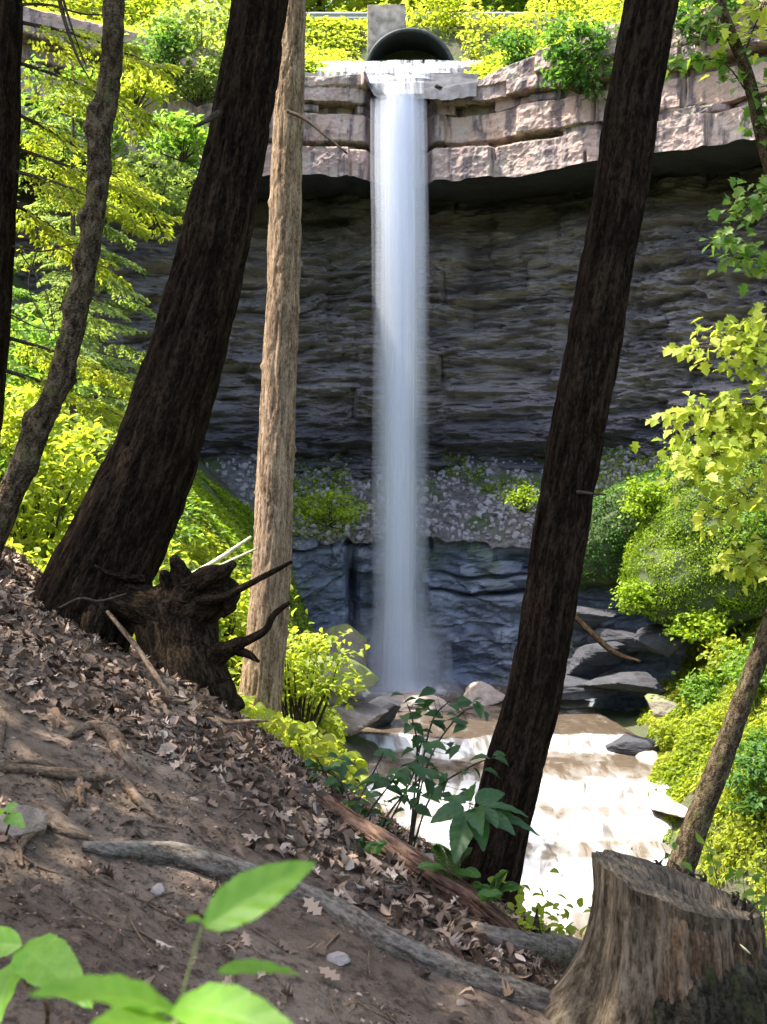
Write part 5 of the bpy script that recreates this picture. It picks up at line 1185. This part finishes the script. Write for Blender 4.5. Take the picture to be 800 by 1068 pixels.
def near_plant():
    base = G(195, 1240, .6); b = thing('seedling', 'blurred bright green seedling with serrated leaves nearest the camera', 'plant', base)
    nj = P(205, 985, .92); A = Acc(); lowj = P(188, 1050, .90)
    add_tube(A, [(*base, .0022), (*P(180, 1130, .9), .0018), (*lowj, .0015), (*nj, .0011), (*P(213, 962, .93), .0009)], 24, 6)
    for e in ((170, 1046, .88), (205, 1052, .88)): add_tube(A, [(*P(188, 1066, .9), .0012), (*P(*e), .0009)], 6, 5)
    A.build('stem', M['leaf_stem'], b)
    up_ = np.array([0, -.55, .8])
    big_leaf(P(213, 966, .93), P(330, 893, .98), .044, np.array([-.25, -.75, .45]), 'near_leaf', 'leaf', b)
    big_leaf(P(215, 963, .93), P(196, 956, .90), .012, up_, 'near_leaf', 'leaf', b)
    big_leaf(P(228, 1012, .93), P(316, 1008, .98), .019, np.array([0, -.35, .9]), 'near_leaf', 'leaf', b)
    big_leaf(P(180, 1045, .88), P(318, 1078, .80), .046, np.array([.1, -.55, .8]), 'near_leaf', 'leaf', b)
    big_leaf(P(185, 1052, .88), P(40, 1022, .80), .038, np.array([-.1, -.45, .85]), 'near_leaf', 'leaf', b)
    big_leaf(P(180, 1062, .86), P(75, 1090, .74), .046, np.array([-.1, -.6, .75]), 'near_leaf', 'leaf', b)
M['leaf_stem'] = plain('leaf_stem', (.14, .16, .05), .6)
near_plant()
def corner_plant():
    base = G(40, 1110, .9); b = thing('seedling', 'green seedling with hole-nibbled leaves in the lower left corner', 'plant', base)
    A = Acc(); j = P(26, 1015, 1.55); add_tube(A, [(*base, .004), (*P(50, 1055, 1.55), .0035), (*P(30, 1030, 1.55), .003), (*j, .002)], 16, 6); A.build('stem', M['root_brown'], b)
    big_leaf(P(22, 985, 1.55), P(90, 1040, 1.4), .075, np.array([.2, -.7, .6]), 'near_leaf', 'leaf', b)
    big_leaf(P(20, 1000, 1.55), P(-8, 1062, 1.42), .065, np.array([-.2, -.8, .4]), 'near_leaf', 'leaf', b)
    big_leaf(P(22, 985, 1.57), P(-40, 985, 1.6), .05, np.array([-.1, -.6, .6]), 'near_leaf', 'leaf', b)
corner_plant()
def whorl_plant(label, px, py, d, base, spec, mk='plant_leaf', name='plant', stem='twig', sr=.003):
    """stem to (px,py,d) and leaves given as (tip px, tip py, tip d, width m)"""
    j = P(px, py, d); base = np.array(base, float); b = thing(name, label, 'plant', base)
    A = Acc(); add_tube(A, [(*base, sr * 1.4), (*((base + j) / 2 + np.array([.02, 0, .03])), sr), (*j, sr * .6)], 16, 6)
    for k, s in enumerate(spec):
        p0 = np.array(s[4]) if len(s) > 4 else j
        add_tube(A, [(*j, sr * .4), (*(j * .8 + P(s[0], s[1], s[2]) * .2), sr * .3)], 4, 4)
    A.build('stem', M[stem], b)
    rng = np.random.default_rng(int(px))
    for k, s in enumerate(spec):
        tip = P(s[0], s[1], s[2]); b0 = j * .85 + tip * .15
        big_leaf(b0, tip, s[3], np.array([rng.normal() * .25, -.45 + rng.normal() * .2, .85]), mk, 'leaf', b, .15, .1)
whorl_plant('broad-leaved dark green plant in front of the base of the slim dark trunk', 490, 838, 4.55, G(470, 940, 3), [(448, 856, 4.5, .085), (474, 896, 4.3, .11), (506, 882, 4.3, .10), (538, 866, 4.4, .095), (552, 846, 4.5, .09), (528, 824, 4.65, .085), (492, 812, 4.8, .075), (458, 830, 4.7, .075), (520, 856, 4.3, .10), (565, 866, 4.5, .055), (500, 862, 4.2, .09)])
whorl_plant('low dark green plant with five leaves on the crest left of the red log', 318, 845, 4.9, G(325, 868, 3), [(280, 852, 4.9, .06), (300, 862, 4.8, .07), (330, 862, 4.75, .065), (352, 848, 4.9, .06), (335, 832, 5.0, .055), (300, 836, 5.0, .05)])
whorl_plant('small green plant at the left edge in the leaf litter', 0, 745, 4.6, G(2, 785, 2), [(12, 768, 4.5, .05), (14, 745, 4.6, .04), (-12, 760, 4.5, .05), (5, 732, 4.7, .04)], 'near_leaf')
whorl_plant('pale green plant at the left edge beside the flat half buried stone', 4, 848, 3.2, G(5, 875, 2), [(24, 860, 3.1, .05), (18, 838, 3.2, .04), (-14, 850, 3.1, .05)], 'near_leaf')
whorl_plant('small pale plant on the path shoulder beside the grey root', 432, 958, 4.2, G(432, 985, 2), [(408, 950, 4.2, .04), (425, 972, 4.1, .05), (448, 968, 4.1, .045), (445, 948, 4.3, .04), (420, 940, 4.25, .04)])
whorl_plant('dark green plant low on the crest under the red log', 395, 915, 4.4, G(396, 945, 2), [(372, 922, 4.4, .05), (385, 938, 4.3, .055), (412, 935, 4.3, .055), (420, 912, 4.4, .05), (392, 898, 4.5, .045)])
whorl_plant('seedling on the upper litter slope at the left edge', 12, 700, 5.2, G(12, 720, 2), [(28, 700, 5.1, .05), (0, 690, 5.2, .04), (18, 690, 5.3, .04), (-5, 705, 5.1, .04)])
def water_shrub(label, base_px, stems, seed, d, size=(.055, .11)):
    rng = np.random.default_rng(seed); base = P(*base_px, d); gz = float(terrain(base[0], base[1])); base[2] = min(base[2], gz + .02) if base[2] > gz else base[2]
    b = thing('shrub', label, 'shrub', base); A = Acc(); Lf = Acc()
    for st in stems:
        q = [(*base, .007)] + [(*P(x, y, d + rng.normal() * .12), .005 * (1 - .6 * k / len(st))) for k, (x, y) in enumerate(st)]
        add_tube(A, q, 30, 6); s = spline(q, 60)[:, :3]; n = 15; j = rng.integers(20, 60, n); C = s[j] + rng.normal(size=(n, 3)) * np.array([.05, .06, .03])
        for i in range(n): add_tube(A, [(*s[j[i]], .0015), (*C[i], .001)], 4, 4)
        L = rng.uniform(*size, n); v, f, t = leaf_cloud(C, rand_dirs(rng, n) * np.array([1, .6, .3]) + np.array([0, -.2, -.12]), np.array([0, -.3, .9]) + rng.normal(size=(n, 3)) * .25, L, L * .58, T_OVATE, rng.random(n)); Lf.add(v, f, tint=t)
    A.build('stem', M['twig'], b); Lf.build('foliage', M['leaf_dark'], b)
water_shrub('dark leafy shrub silhouetted against the stream, left of the slim dark trunk', (385, 905), [[(355, 870), (345, 820), (330, 790)], [(365, 860), (385, 815), (400, 785)], [(400, 870), (430, 810), (440, 772)], [(370, 850), (350, 810), (310, 800)], [(405, 850), (440, 810), (455, 800)], [(380, 860), (405, 820), (418, 806)]], 620, 5.2)
water_shrub('dark shrub with drooping leaves beside the pool stones, close to the slim dark trunk', (425, 905), [[(440, 800), (452, 750), (470, 730)], [(445, 800), (480, 745), (505, 738)], [(435, 790), (430, 750), (425, 735)], [(450, 830), (490, 800), (515, 790)]], 622, 5.6)
def fern(label, base, tips, seed, mk='leaf_mid', wd=.045):
    rng = np.random.default_rng(seed); b = thing('fern', label, 'fern', base)
    for tip in tips:
        mid = (np.array(base) + tip) / 2 + np.array([0, 0, .05]); q = [(*base, .0022), (*mid, .0016), (*tip, .0006)]; s = spline(q, 40)[:, :3]; A = Acc(); Wd = Acc(); add_tube(Wd, q, 14, 5)
        t = s[8:39]; d = nrm(np.gradient(s, axis=0))[8:39]; side = nrm(np.cross(d, [0, 0, 1.0])); l = wd * np.sin(np.pi * np.linspace(.25, .98, len(t)))[:, None] + .006
        for sg in (-1, 1):
            v, f, tn = leaf_cloud(t, side * sg + d * .35 + np.array([0, 0, -.15]), np.tile([0, -.2, 1.0], (len(t), 1)), l[:, 0], np.full(len(t), .011), T_OVATE, rng.random(len(t)) * .6 + .3); A.add(v, f, tint=tn)
        fo = Wd.build('frond', M['leaf_stem'], b); A.build('leaflets', M[mk], fo)
fern('small fern arching over the red log beside the slim dark trunk', P(470, 925, 4.5), [P(456, 880, 4.4), P(492, 884, 4.5), P(436, 905, 4.3), P(500, 915, 4.3)], 631)
fern('second small fern on the red log, nearer the stump', P(510, 950, 4.35), [P(528, 908, 4.3), P(512, 935, 4.1), P(544, 925, 4.3), P(498, 925, 4.3)], 632)
fern('low fern half hidden under the crest left of the red log', P(385, 905, 4.6), [P(350, 890, 4.5), P(372, 878, 4.6), P(398, 880, 4.5)], 633, 'leaf_dark')
bush('yellow-green plant between the red log and the stump', P(560, 972, 5.2), (.12, .12, .10), 14, 14, .06, 'leaf_gold', 421, T_OVATE, name='plant')
bush('bright yellow-green leafy shrub around the foot of the pale trunk', P(312, 700, 10.6), (.42, .4, .40), 30, 36, .075, 'leaf_gold', 422, T_OVATE, name='shrub', cr=.3, base=(-.8, 10.55, -2.9))
bush('yellow leafy shrub behind the black root stump', P(235, 668, 11.5), (.5, .4, .6), 34, 40, .08, 'leaf_gold', 423, T_OVATE, name='shrub', cr=.3)
bush('round green shrub at the right edge beside the slim leaning trunk', P(800, 812, 23.0), (1.0, .9, 1.05), 50, 60, .13, 'leaf_mid', 424, T_OVATE, name='shrub', cr=.3)
